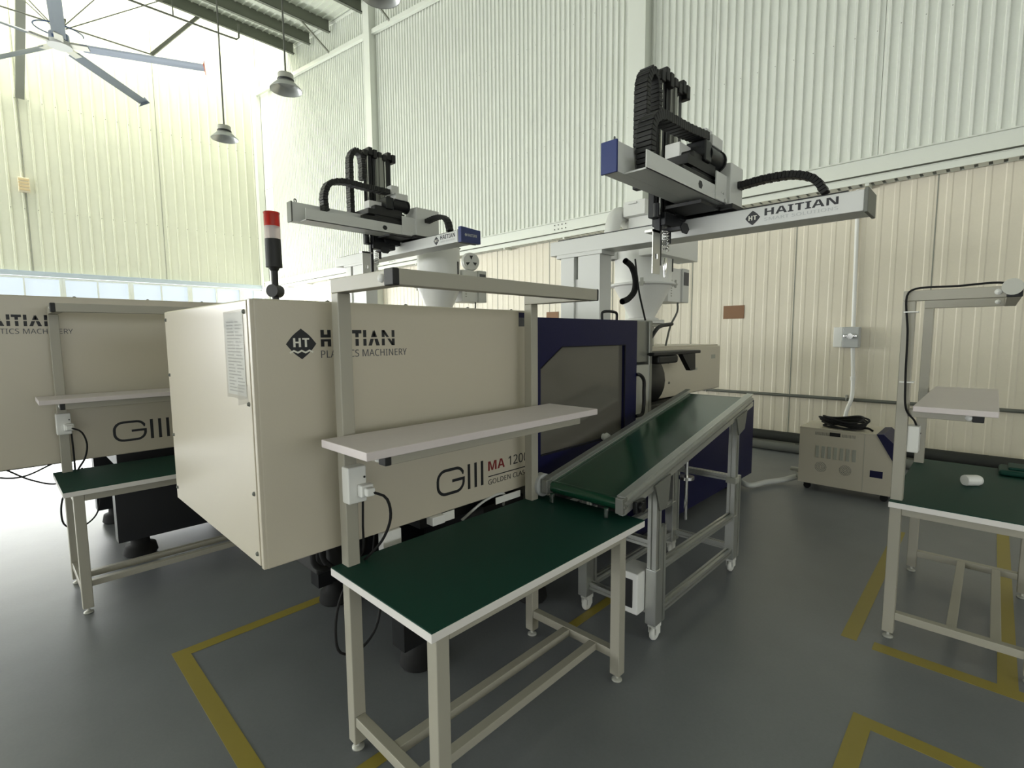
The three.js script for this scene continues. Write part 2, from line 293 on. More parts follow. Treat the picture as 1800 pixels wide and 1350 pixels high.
{ // roof: ribbed sheets, a translucent strip along the high side, purlins
  const slopeSheet = (x0, x1, z0, z1, t = 0.05) => prismX([[z0, yr(z0)], [z1, yr(z1)], [z1, yr(z1) + t], [z0, yr(z0) + t]].reverse(), x0, x1);
  const roof = struct('roof', [slopeSheet(SX - W, WX + W, -18.4, BZ + W), bx(SX - W, WX + W, yr(-18.4), 14.8, -18.46, -18.4), bx(SX - W, WX + W, 14.6, 14.8, -18.5, -18.4), bx(SX - W, WX + W, 14.6, 14.8, WZ - W, -21.4)], M.roof);
  for (let x = SX; x < WX; x += 1.0) { const g = []; for (let k = 0; k < 5; k++) g.push(bar([x + 0.1 + k * 0.2, yr(-18.4) - 0.012, -18.4], [x + 0.1 + k * 0.2, yr(BZ) - 0.012, BZ], 0.045, 0.035, [0, 1, 0], 0)); if (x > 0) obj('roof_panel', g, M.roof, roof); }
  const sky = frameThing('window');                            // raised roof light along the high wall
  for (let k = 0; k < 10; k++) { const x0 = SX + k * 2.3, x1 = x0 + 2.28; obj('pane', bx(x0, x1, 14.62, 14.64, -21.4, -18.46), M.glowRoof, sky); obj('window_frame', bx(x1 - 0.03, x1 + 0.03, 14.56, 14.66, -21.4, -18.46), M.trim, sky); }
  for (const z of [-17.73, -16.53, -15.2, -13.3, -11.9, -10.6, -9.3, -8, -6.7, -5.4, -4, -2.6, -1.2, 0.2, 1.6, 3, 4.4]) {
    const y = yb(z), p = struct('beam', prismX([[z, y], [z + 0.012, y], [z + 0.012, y + 0.37], [z, y + 0.37]].reverse(), SX, WX - 0.12), M.purlin);
    obj('bottom_flange', [bx(SX, WX - 0.12, y, y + 0.012, z, z + 0.1), bx(SX, WX - 0.12, y, y + 0.03, z + 0.09, z + 0.1)], M.purlin, p);
    obj('top_flange', bx(SX, WX - 0.12, y + 0.36, y + 0.37, z - 0.08, z), M.purlin, p);
  }
  struct('beam', [bar([7.0, yb(-15.3) + 0.02, -15.2], [WX - 0.06, yb(-15.3) - 0.62, -15.2], 0.05, 0.05), bar([7.0, yb(-11.9), -11.9], [WX - 0.06, yb(-11.9) - 0.62, -11.9], 0.05, 0.05)], M.bracing);
  struct('beam', bar([1.19, 8.8, WZ + 0.1], [1.262, 10.75, -18.75], 0.2, 0.2), M.bracing);                  // steel strut from the wall to the roof
}

// ================================================================ injection moulding machines
function machine(label, full) {
  const t = thing('injection_moulding_machine', label, 'machine', [3.1, 0, -2.39]);
  const cover = obj('clamp_cover', [bx(0.622, 2.05, 0.785, 1.733, -2.98, -1.8, 0.008)], M.cream, t);
  obj('end_panel', [bx(0.614, 0.624, 0.79, 1.728, -2.972, -1.838, 0.003)], M.cream, cover);
  obj('corner_strip', [bx(0.613, 0.626, 0.787, 1.731, -1.826, -1.803, 0.003)], M.cream, cover);
  const sc = []; for (const [y, z] of [[1.69, -1.86], [1.37, -1.86], [1.05, -1.86], [0.83, -1.86], [1.69, -2.945], [1.42, -2.945], [1.12, -2.945], [0.85, -2.945]]) obj('screw', lathe([[0, 0.008], [0.006, 0.006], [0.009, 0]], 0, 0, 0, 10).rotateZ(Math.PI / 2).translate(0.614, y, z), M.galv, cover);
  for (const x of [0.9, 1.25, 1.6, 1.9]) sc.push(lathe([[0, 0.007], [0.007, 0.004], [0.009, 0]], x, 1.733, -1.83, 8));
  obj('screw_row', sc, M.galv, cover);
  // printed marks
  obj('badge', onZ(diamond(0.7805, 1.577, 0.055), -1.8), M.ink, cover);
  obj('badge_letters', [onZ(text(bold, 'HT', 0.751, 1.566, 0.058, 0.032), -1.7992), onZ(ribbon([[0.738, 1.546], [0.752, 1.553], [0.766, 1.546], [0.780, 1.553], [0.794, 1.546], [0.808, 1.553], [0.822, 1.547]].map(([x, y]) => [x, y]), 0.006), -1.7992)], M.badge, cover);
  obj('lettering', haitian(0.853, 1.566, 0.317, 0.062).map((g) => onZ(g, -1.8)), M.ink, cover);
  obj('lettering', onZ(text(sans, 'PLASTICS MACHINERY', 0.852, 1.524, 0.376, 0.028), -1.8), M.inkGrey, cover);
  const G = []; { const x0 = 1.377, x1 = 1.532, y0 = 0.869, y1 = 0.981, r = 0.045, arc = (cx, cy, a0, a1) => Array.from({ length: 7 }, (_, i) => { const a = a0 + (a1 - a0) * i / 6; return [cx + r * Math.cos(a), cy + r * Math.sin(a)]; }); const H = Math.PI / 2;
    G.push(ribbon([[x1, y1 - 0.03], ...arc(x1 - r, y1 - r, 0.35, H), ...arc(x0 + r, y1 - r, H, 2 * H), ...arc(x0 + r, y0 + r, 2 * H, 3 * H), ...arc(x1 - r, y0 + r, 3 * H, 4 * H - 0.15), [x1, 0.925], [1.462, 0.925]], 0.014)); }
  for (const x of [1.566, 1.609, 1.652]) G.push(poly([[x - 0.008, 0.862], [x + 0.008, 0.862], [x + 0.008, 0.985], [x - 0.008, 0.985]]));
  obj('lettering', G.map((g) => onZ(g, -1.8)), M.ink, cover);
  if (full) {
    obj('lettering', onZ(text(bold, 'MA', 1.694, 0.925, 0.118, 0.048), -1.8), M.red, cover);
    obj('lettering', [onZ(text(sans, '1200', 1.84, 0.925, 0.152, 0.05), -1.8), onZ(text(sans, 'GOLDEN CLASSIC', 1.694, 0.853, 0.335, 0.026), -1.8), onZ(poly([[1.694, 0.893], [2.03, 0.893], [2.03, 0.898], [1.694, 0.898]]), -1.8)], M.ink, cover);
    const l = obj('warning_label', bx(1.925, 2.0, 1.65, 1.722, -1.8, -1.7985), M.inkGrey, cover); obj('label_header', bx(1.925, 2.0, 1.695, 1.722, -1.7985, -1.798), M.navy, l);
    obj('junction_box', bx(1.08, 1.17, 0.70, 0.785, -1.83, -1.79, 0.004), M.white, t); obj('junction_box', bx(1.33, 1.40, 0.745, 0.785, -1.83, -1.78, 0.004), M.white, t);
    obj('paper_tag', bx(1.38, 1.47, 0.742, 0.785, -1.80, -1.798), M.paper, t); obj('paper_tag', bx(1.72, 1.90, 0.752, 0.786, -1.776, -1.772), M.paper, t);
    obj('hydraulic_hose', [tube([[1.55, 0.70, -1.84], [1.68, 0.775, -1.81], [1.8, 0.785, -1.8], [1.85, 0.70, -1.85]], 0.007, 20)], M.hose, t);
  }
  // safety door
  const door = obj('safety_door', [prismZ([[2.06, 0.72], [3.13, 0.72], [3.13, 1.70], [2.06, 1.70]], -1.84, -1.80, [[[2.10, 0.93], [2.975, 0.93], [2.975, 1.535], [2.29, 1.535], [2.10, 1.42]].reverse()])], M.navy, t);
  obj('window_pane', prismZ([[2.09, 0.92], [2.985, 0.92], [2.985, 1.545], [2.28, 1.545], [2.09, 1.43]], -1.826, -1.822), M.glassDark, door);
  obj('window_seal', ribbon([[2.10, 0.93], [2.975, 0.93], [2.975, 1.535], [2.29, 1.535], [2.10, 1.42]], 0.006, true).scale(1, 1, 6).translate(0, 0, -1.802), M.rubber, door);
  obj('handle', tube([[2.77, 1.70, -1.85], [2.77, 1.742, -1.85], [2.785, 1.752, -1.85], [2.93, 1.752, -1.85], [2.945, 1.742, -1.85], [2.945, 1.70, -1.85]], 0.009, 40, 8), M.black, door);
  obj('handle', tube([[3.125, 1.325, -1.80], [3.17, 1.32, -1.795], [3.215, 1.28, -1.79], [3.22, 1.2, -1.79], [3.22, 1.1, -1.79], [3.20, 1.04, -1.79], [3.13, 1.03, -1.80]], 0.013, 40, 8), M.black, door);
  obj('door_latch', [cyl([2.72, 0.945, -1.80], [2.72, 0.945, -1.775], 0.022), cyl([2.72, 0.945, -1.775], [2.72, 0.945, -1.755], 0.03, 0.022)], M.plastic, door);
  obj('mould_space', [bx(2.06, 2.08, 0.6, 1.69, -2.9, -1.86), bx(3.12, 3.14, 0.6, 1.69, -2.9, -1.86), bx(2.06, 3.14, 0.5, 1.69, -2.93, -2.9), bx(2.06, 3.14, 0.55, 0.58, -2.9, -1.86)], M.steel, t);
  obj('platen', [bx(2.2, 2.35, 0.75, 1.5, -2.8, -2.0, 0.01), bx(2.85, 3.05, 0.75, 1.5, -2.8, -2.0, 0.01), bx(2.36, 2.52, 0.95, 1.35, -2.6, -2.15, 0.01)], M.steel, t);
  const bars = []; for (const y of [0.85, 1.4]) for (const z of [-2.7, -2.08]) bars.push(cyl([2.1, y, z], [3.1, y, z], 0.035)); obj('tie_bar', bars, M.chrome, t);
  // nozzle guard and injection unit
  obj('nozzle_guard', [bx(3.14, 3.42, 1.40, 1.705, -2.75, -1.86, 0.01), bx(3.38, 3.43, 1.0, 1.705, -2.75, -1.84, 0.01)], M.steel, t);
  obj('nozzle_guard', [bx(3.14, 3.40, 0.95, 1.385, -2.75, -1.845, 0.01)], M.zinc, t);
  obj('barrel_cover', lathe([[0, 0], [0.2, 0.01], [0.24, 0.08], [0.24, 0.5], [0.2, 0.55], [0, 0.55]], 0, 0, 0, 24).scale(1, 1, 0.9).rotateZ(-Math.PI / 2).translate(3.42, 1.22, -2.2), M.blackMetal, t);
  const iu = obj('injection_housing', [bx(3.78, 5.25, 1.05, 1.485, -2.75, -2.05, 0.012), bx(3.62, 5.22, 1.485, 1.5, -2.73, -2.07)], M.cream, t);
  for (const [x, y] of [[3.9, 1.32], [3.92, 1.17]]) obj('round_port', [new THREE.TorusGeometry(0.05, 0.008, 6, 20).scale(0.5, 1, 1).translate(x, y, -2.05), cyl([x, y, -2.052], [x, y, -2.046], 0.03, 0.03, 14)], M.galv, iu);
  for (const [x, y] of [[4.1, 1.36], [4.12, 1.18]]) obj('screw', cyl([x, y, -2.05], [x, y, -2.043], 0.012, 0.01, 8), M.galv, iu);
  obj('lettering', [onZ(text(bold, 'MARS', 4.58, 1.25, 0.12, 0.035), -2.05)].slice(0, 0).concat(bx(4.56, 4.70, 1.262, 1.286, -2.05, -2.0492), bx(5.02, 5.12, 1.36, 1.40, -2.05, -2.0492)), M.vent, iu);
  const hmi = obj('control_panel', [bx(3.38, 4.19, 1.445, 1.47, -1.98, -1.80, 0.006)], M.black, t);
  obj('panel_bracket', [prismZ([[3.84, 1.445], [4.08, 1.445], [4.09, 1.31], [4.00, 1.305]], -1.84, -1.80), bx(3.45, 3.78, 1.38, 1.445, -1.95, -1.8, 0.02)], M.black, hmi);
  obj('hydraulic_hose', [tube([[3.45, 1.5, -1.95], [3.6, 1.58, -1.95], [3.72, 1.66, -1.95], [3.95, 1.69, -1.95]], 0.016, 20), tube([[3.5, 1.5, -2.1], [3.62, 1.6, -2.1], [3.75, 1.65, -2.1]], 0.014, 16)], M.blackMetal, t);
  obj('slide_rail', [bx(3.3, 4.6, 0.92, 1.02, -2.6, -1.9, 0.01), bx(3.4, 4.0, 0.9, 1.07, -1.95, -1.85, 0.01)], M.black, t);
  // base
  const bx0 = full ? 1.24 : 1.365, side = [[bx0, 0.13], [3.2, 0.13], [3.2, 0.70], [bx0 + 0.51, 0.70], [bx0 + 0.51, 0.42], [bx0 + 0.46, 0.40], [bx0 + 0.36, 0.40], [bx0 + 0.34, 0.44], [bx0 + 0.34, 0.60], [bx0, 0.60]];
  const base = obj('base_frame', [prismZ(side, -2.0, -1.9), prismZ(side, -2.88, -2.78), bx(2.0, 2.12, 0.2, 0.7, -2.8, -1.98), bx(1.4, 3.2, 0.66, 0.785, -2.7, -1.98)], M.blackMetal, t);
  obj('base_cover', [bx(3.2, 5.58, 0.115, 0.91, -2.95, -1.805, 0.008)], M.navy, t);
  obj('valve_block', [bx(1.02, 1.22, full ? 0.45 : 0.70, 0.785, -2.7, -2.3, 0.01), bx(0.82, 1.2, 0.75, 0.785, -2.5, -1.95, 0.008)], M.black, t);
  if (full) { const hs = []; for (let i = 0; i < 5; i++) hs.push(tube([[0.86 + i * 0.05, 0.78, -1.95 - i * 0.05], [0.84 + i * 0.06, 0.70 - 0.02 * i, -1.92 - i * 0.04], [0.92 + i * 0.06, 0.64 - 0.03 * i, -1.96], [1.06 + i * 0.05, 0.72, -2.05]], 0.012, 18, 6)); obj('hydraulic_hose', [...hs, cyl([0.96, 0.64, -1.98], [0.96, 0.785, -1.98], 0.035), bx(0.98, 1.06, 0.60, 0.7, -2.02, -1.95, 0.01)], M.rubber, t); }
  else obj('hydraulic_hose', [tube([[0.5, 0.79, -2.0], [0.75, 0.77, -1.9], [0.95, 0.72, -1.85], [1.1, 0.77, -1.9]], 0.005, 24, 6), tube([[0.9, 0.78, -1.85], [1.0, 0.70, -1.80], [1.1, 0.66, -1.78], [1.22, 0.72, -1.85]], 0.005, 24, 6)], M.rubber, t);
  for (const [x, z] of [[bx0 + 0.12, -1.96], [2.2, -1.96], [3.9, -1.95], [5.3, -1.95], [bx0 + 0.12, -2.82], [2.2, -2.82], [3.9, -2.85], [5.3, -2.85]]) { const f = obj('foot', lathe([[0, 0], [0.085, 0], [0.095, 0.015], [0.085, 0.07], [0.055, 0.08], [0.05, 0.14]], x, 0, z, 20), M.rubber, t); }
  return t;
}
const machine1 = machine('long cream machine with dark blue safety door and MA 1200 print, behind the middle bench', true);
XF = (v) => { v.x = -0.30 + (v.x - 0.62) * 1.135; v.y = v.y > 0.785 ? 0.797 + (v.y - 0.785) * 1.135 : v.y * 1.0153; v.z = -4.35 + (v.z + 1.8) * 1.135; };
machine('cream machine farther back, cut off by the picture edge, black base frame showing below', false);
XF = null;

// signal tower on the machine
{
  const x = 0.80, z = -2.06, y = 1.733;
  const t = thing('signal_tower', 'black signal tower with red and clear lenses on top of the cream machine', 'signal light', [x, y, z]);
  obj('base_plate', lathe([[0, 0], [0.065, 0], [0.065, 0.006], [0.03, 0.012]], x, y, z), M.cream, t);
  obj('pole', [cyl([x, y + 0.005, z], [x, y + 0.14, z], 0.013), cyl([x, y + 0.128, z], [x, y + 0.143, z], 0.014, 0.022)], M.black, t);
  obj('tilt_joint', [cyl([x - 0.019, y + 0.05, z + 0.013], [x + 0.019, y + 0.05, z - 0.013], 0.025, 0.025, 22)], M.darkGrey, t);
  obj('body', [cyl([x, y + 0.154, z], [x, y + 0.25, z], 0.03, 0.029, 24), cyl([x, y + 0.142, z], [x, y + 0.154, z], 0.0305, 0.0305, 24)], M.black, t);
  obj('clear_lens', cyl([x, y + 0.25, z], [x, y + 0.298, z], 0.029, 0.029, 24), M.clearLens, t);
  obj('red_lens', [cyl([x, y + 0.298, z], [x, y + 0.347, z], 0.029, 0.029, 24)], M.redLens, t);
  obj('lens_core', [cyl([x, y + 0.256, z], [x, y + 0.345, z], 0.012, 0.012, 12)], M.pale, t);
  obj('cap', lathe([[0.03, 0], [0.03, 0.005], [0, 0.009]], x, y + 0.347, z), M.redLens, t);
}
{ // two sheets taped to the end panel under clear film
  const p = thing('paper_notice', 'printed paper sheet in clear film taped to the end panel of the cream machine', 'notice', [0.612, 1.38, -1.96]);
  obj('sheet', bx(0.6122, 0.6132, 1.395, 1.69, -2.066, -1.875), M.paper, p);
  const rows = []; for (let i = 0; i < 22; i++) { const y = 1.655 - i * 0.0118, s = 0.05 + 0.045 * rnd(); rows.push(bx(0.6117, 0.6122, y, y + 0.004, -2.045, -2.045 + s), bx(0.6117, 0.6122, y, y + 0.004, -1.955, -1.955 + 0.03 + 0.04 * rnd())); }
  obj('print', rows, M.paperInk, p);
  obj('clear_film', prismX([[-2.074, 1.38], [-2.0, 1.384], [-1.94, 1.379], [-1.868, 1.388], [-1.866, 1.70], [-2.07, 1.695]], 0.6106, 0.6112), M.film, p);
  const q = thing('paper_notice', 'small blank slip taped below the printed sheet on the end panel', 'notice', [0.612, 1.35, -1.9]);
  obj('sheet', prismX([[-1.955, 1.358], [-1.85, 1.375], [-1.85, 1.44], [-1.955, 1.43]], 0.6090, 0.6100), M.film, q);
}

// ================================================================ work benches
function bench(label) {
  const t = thing('work_bench', label, 'bench', [0.82, 0, -1.731]);
  const top = obj('table_top', [bx(0.82, 2.04, 0.718, 0.746, -1.731, -1.117, 0.002)], M.boardEdge, t);
  obj('green_mat', bx(0.822, 2.038, 0.746, 0.75, -1.729, -1.119), M.mat, top);
  const xs = [0.889, 1.915], zs = [-1.178, -1.705], b = 0.025;
  for (const x of xs) for (const z of zs) {
    const l = obj('leg', bx(x - b, x + b, 0.035, z < -1.5 ? 1.757 : 0.718, z - b, z + b, 0.004), M.frame, t);
    obj('leveling_foot', [lathe([[0, 0], [0.024, 0], [0.024, 0.008], [0.012, 0.014], [0.007, 0.016], [0.007, 0.036]], x, 0, z, 14)], M.zinc, l);
  }
  obj('apron', [bx(xs[0] + b, xs[1] - b, 0.673, 0.718, zs[0] - b, zs[0] + b, 0.003), bx(xs[0] + b, xs[1] - b, 0.673, 0.718, zs[1] - b, zs[1] + b, 0.003), ...xs.map((x) => bx(x - b, x + b, 0.673, 0.718, zs[1] + b, zs[0] - b, 0.003))], M.frame, t);
  for (const x of xs) obj('side_stretcher', bx(x - 0.02, x + 0.02, 0.11, 0.15, zs[1] + b, zs[0] - b, 0.003), M.frame, t);
  for (const z of [-1.46, -1.30]) obj('foot_rail', bx(xs[0] + 0.02, xs[1] - 0.02, 0.112, 0.148, z - 0.02, z + 0.02, 0.003), M.frame, t);
  for (const x of xs) { const a = obj('arm', bx(x - b, x + b, 1.757, 1.807, -1.73, -1.362, 0.003), M.frame, t); obj('bolt', lathe([[0, 0.012], [0.012, 0.008], [0.014, 0]], 0, 0, 0, 12).rotateZ(Math.PI / 2).translate(x - b, 1.782, -1.39), M.plastic, a); }
  const bar_ = obj('top_bar', bx(0.875, 1.925, 1.757, 1.807, -1.362, -1.312, 0.003), M.frame, t);
  for (const [a, c] of [[0.853, 0.877], [1.923, 1.937]]) obj('end_cap', bx(a, c, 1.756, 1.808, -1.363, -1.311, 0.004), M.black, bar_);
  for (const x of xs) { const a = obj('shelf_arm', bx(x - 0.02, x + 0.02, 1.182, 1.222, -1.68, -1.442, 0.003), M.frame, t); obj('bolt', lathe([[0, 0.012], [0.012, 0.008], [0.014, 0]], 0, 0, 0, 12).rotateZ(Math.PI / 2).translate(x - 0.02, 1.20, -1.455), M.plastic, a); }
  const sb = obj('shelf_bar', bx(0.885, 1.925, 1.182, 1.222, -1.442, -1.402, 0.003), M.frame, t);
  obj('end_cap', bx(0.862, 0.887, 1.181, 1.223, -1.443, -1.401, 0.004), M.black, sb);
  obj('shelf_board', bx(0.77, 2.0, 1.222, 1.25, -1.655, -1.355, 0.003), M.board, t);
  return t;
}
const bench1 = bench('green topped work bench with white shelf at the low end of the conveyor');
copyOf(bench1, [0.225, 0, -4.30], 'green topped work bench partly hidden behind the big cream machine cover');
const bench3 = copyOf(bench1, [3.12, 0, -0.345], 'green topped work bench cut off by the picture edge, beside the white wheeled cabinet');
function socketBox(label, group) {
  const t = thing('power_socket', label, 'socket', [0.86, 0.99, -1.69]);
  obj('box', bx(0.852, 0.925, 1.0, 1.135, -1.682, -1.632, 0.006), M.plastic, t);
  const plug = obj('plug', [bx(0.885, 0.935, 1.025, 1.07, -1.634, -1.60, 0.006), bx(0.893, 0.927, 1.032, 1.062, -1.60, -1.575, 0.006)], M.plastic, t);
  obj('indicator', cyl([0.915, 1.093, -1.633], [0.915, 1.093, -1.629], 0.004, 0.004, 10), M.black, t);
  obj('cable', tube([[0.918, 1.045, -1.58], [0.96, 1.02, -1.565], [0.985, 0.94, -1.575], [0.975, 0.84, -1.62], [0.945, 0.765, -1.68], [0.93, 0.70, -1.75], [0.87, 0.60, -1.762], [0.845, 0.48, -1.765], [0.86, 0.38, -1.765], [0.93, 0.35, -1.765], [1.01, 0.40, -1.765], [1.05, 0.52, -1.77], [1.05, 0.68, -1.775]], 0.0055, 60, 6), M.rubber, plug);
  obj('cable', tube([[0.922, 1.0, -1.66], [0.925, 0.9, -1.672], [0.926, 0.8, -1.68], [0.93, 0.74, -1.74]], 0.005, 16, 6), M.rubber, t);
  return t;
}
const sock1 = socketBox('white power socket with black plug cable on the middle bench post');
copyOf(sock1, [0.265, 0.99, -4.26], 'white power socket on the post of the bench behind the big cream cover');
{
  const c = copyOf(sock1, [3.19, 0.99, -0.305], 'white power socket under the shelf of the bench beside the wheeled cabinet');
  for (const k of [...c.children]) if (['plug', 'cable'].includes(k.name)) c.remove(k);
  obj('lamp_joint', [cyl([3.13, 1.80, 0.04], [3.25, 1.80, 0.04], 0.036)], M.zinc, bench3);
  const w = thing('bench_cable', 'thin black cable tied along the post of the bench beside the wheeled cabinet', 'cable', [3.15, 1.2, -0.31]);
  obj('cable', tube([[3.27, 1.10, -0.26], [3.2, 1.16, -0.27], [3.14, 1.22, -0.3], [3.134, 1.35, -0.31], [3.137, 1.6, -0.315], [3.142, 1.79, -0.325], [3.17, 1.815, -0.30], [3.17, 1.818, -0.15], [3.19, 1.82, 0.02], [3.2, 1.79, 0.06]], 0.005, 60, 6), M.rubber, w);
  obj('cable_tie', bx(3.13, 3.19, 1.70, 1.706, -0.335, -0.28), M.plastic, w);
  obj('cable_tie', bx(3.135, 3.2, 1.355, 1.361, -0.335, -0.28), M.plastic, w);
}
tag(obj('plastic_part', lathe([[0, 0], [0.028, 0], [0.03, 0.006], [0.03, 0.07], [0.024, 0.085], [0, 0.088]], 0, 0, 0, 18).rotateX(Math.PI / 2).rotateY(0.7).translate(3.72, 0.78, -0.08), M.plastic), 'small white plastic part lying on the green mat of the bench beside the wheeled cabinet', 'plastic part');
tag(obj('folded_cover', [bx(4.12, 4.33, 0.751, 0.785, 0.06, 0.25, 0.015), bx(4.16, 4.32, 0.783, 0.80, 0.1, 0.24, 0.008)], M.mat), 'dark green folded cover lying at the far corner of the bench beside the wheeled cabinet', 'cover');

// ================================================================ inclined belt conveyor
{
  const t = thing('belt_conveyor', 'inclined aluminium conveyor with glossy green belt leading down to the bench', 'conveyor', [2.8, 0, -1.41]);
  const A = [1.955, 0.865], B = [3.60, 1.195], s = (B[1] - A[1]) / (B[0] - A[0]), yAt = (x) => A[1] + s * (x - A[0]), L = Math.hypot(1, s);
  for (const [z0, z1] of [[-1.215, -1.172], [-1.655, -1.618]]) {
    const prof = (dy0, dy1) => prismZ([[A[0], A[1] + dy0], [B[0], B[1] + dy0], [B[0], B[1] + dy1], [A[0], A[1] + dy1]], z0, z1);
    const r = obj('side_rail', [prof(-0.085, -0.055), prof(-0.045, -0.026), prismZ([[A[0], A[1] - 0.09], [B[0], B[1] - 0.09], [B[0], B[1]], [A[0], A[1]]], (z0 + z1) / 2 - 0.012, (z0 + z1) / 2 + 0.012)], M.alu, t);
    obj('rail_lip', [prismZ([[A[0], A[1] - 0.004], [B[0], B[1] - 0.004], [B[0], B[1]], [A[0], A[1]]], z0, z0 + 0.014), prismZ([[A[0], A[1] - 0.004], [B[0], B[1] - 0.004], [B[0], B[1]], [A[0], A[1]]], z1 - 0.014, z1)], M.alu, r);
  }
  const rr = 0.032, up = -0.022;
  obj('belt', [prismZ([[A[0] + 0.03, yAt(A[0] + 0.03) + up], [A[0] + 0.03, yAt(A[0] + 0.03) + up - 0.06], [B[0] - 0.03, yAt(B[0] - 0.03) + up - 0.06], [B[0] - 0.03, yAt(B[0] - 0.03) + up]].reverse(), -1.615, -1.218), cyl([A[0] + 0.03, yAt(A[0] + 0.03) + up - 0.03, -1.615], [A[0] + 0.03, yAt(A[0] + 0.03) + up - 0.03, -1.218], 0.0305), cyl([B[0] - 0.03, yAt(B[0] - 0.03) + up - 0.03, -1.615], [B[0] - 0.03, yAt(B[0] - 0.03) + up - 0.03, -1.218], 0.0305)], M.belt, t);
  for (const z of [-1.193, -1.637]) obj('bearing_block', [bx(1.935, 1.98, 0.785, 0.86, z - 0.02, z + 0.02, 0.004), cyl([1.958, 0.82, z - 0.024], [1.958, 0.82, z + 0.024], 0.012)], M.steel, t);
  obj('pulley_guard', [cyl([1.97, 0.82, -1.70], [1.97, 0.82, -1.665], 0.06, 0.06, 26)], M.pale, t);
  obj('drive_motor', [cyl([2.06, 0.80, -1.17], [2.06, 0.80, -1.135], 0.024), bx(2.02, 2.11, 0.77, 0.83, -1.172, -1.15, 0.006)], M.blackMetal, t);
  obj('belt_guide', [cyl([1.93, 0.757, -1.58], [1.93, 0.80, -1.58], 0.012), cyl([1.935, 0.757, -1.26], [1.935, 0.80, -1.26], 0.012)], M.chrome, t);
  const q = 0.025;
  const slot = (a, b, h) => { const n = 0.006, d = 0.009, o = [[-h, -h], [-n, -h], [-n, -h + d], [n, -h + d], [n, -h], [h, -h], [h, -n], [h - d, -n], [h - d, n], [h, n], [h, h], [n, h], [n, h - d], [-n, h - d], [-n, h], [-h, h], [-h, n], [-h + d, n], [-h + d, -n], [-h, -n]]; return o.map(([u, v]) => [a + u, b + v]); };   // slotted profile section
  const up_ = (x, z, h, y0, y1) => prismY(slot(x, z, h), y0, y1), alongX = (y, z, h, x0, x1) => prismX(slot(z, y, h), x0, x1), alongZ = (x, y, h, z0, z1) => prismZ(slot(x, y, h), z0, z1);
  for (const z of [-1.205, -1.635]) for (const x of [2.30, 3.36]) {
    const h = yAt(x) - 0.09, front = x < 3;
    const leg = obj('leg', up_(x, z, q, 0.35, h), M.alu, t);
    obj('outer_leg', [up_(x + 0.05, z, 0.028, 0.10, front ? 0.62 : 0.66), bx(x - 0.03, x + 0.022, 0.10, 0.40, z - 0.03, z + 0.03, 0.004)], M.alu, leg);
    if (!front) obj('collar', bx(x - 0.034, x + 0.034, 0.62, 0.66, z - 0.034, z + 0.034, 0.004), M.zinc, leg);
    obj('caster', [new THREE.TorusGeometry(0.028, 0.014, 8, 20).translate(x + 0.02, 0.042, z), cyl([x + 0.02, 0.042, z - 0.014], [x + 0.02, 0.042, z + 0.014], 0.03), bx(x - 0.01, x + 0.05, 0.075, 0.1, z - 0.025, z + 0.025, 0.004), bx(x + 0.0, x + 0.04, 0.04, 0.08, z - 0.024, z - 0.018), bx(x + 0.0, x + 0.04, 0.04, 0.08, z + 0.018, z + 0.024)], M.plastic, leg);
  }
  for (const z of [-1.205, -1.635]) for (const y of [0.395, 0.155]) obj('long_rail', alongX(y, z, 0.02, 2.38, 3.36), M.alu, t);
  for (const x of [2.32, 3.40]) for (const y of [0.16, x < 3 ? 0.52 : 0.64]) obj('cross_rail', alongZ(x, y, 0.02, -1.61, -1.23), M.alu, t);
  obj('mounting_plate', prismZ([[2.22, 0.86], [2.38, 0.89], [2.36, 0.76], [2.33, 0.72], [2.27, 0.72]], -1.168, -1.16), M.steel, t);
  obj('mounting_plate', prismZ([[3.28, 1.06], [3.46, 1.10], [3.42, 0.98], [3.32, 0.95]], -1.168, -1.16), M.steel, t);
  const cb = obj('control_box', bx(2.20, 2.36, 0.165, 0.385, -1.36, -1.24, 0.008), M.white, t);
  obj('display_panel', bx(2.194, 2.202, 0.20, 0.35, -1.345, -1.268, 0.002), M.black, cb);
  obj('adjusting_rod', [cyl([3.2, 0.35, -1.45], [3.2, 0.95, -1.45], 0.012), cyl([3.2, 0.63, -1.45], [3.2, 0.65, -1.45], 0.05)], M.chrome, t);
}

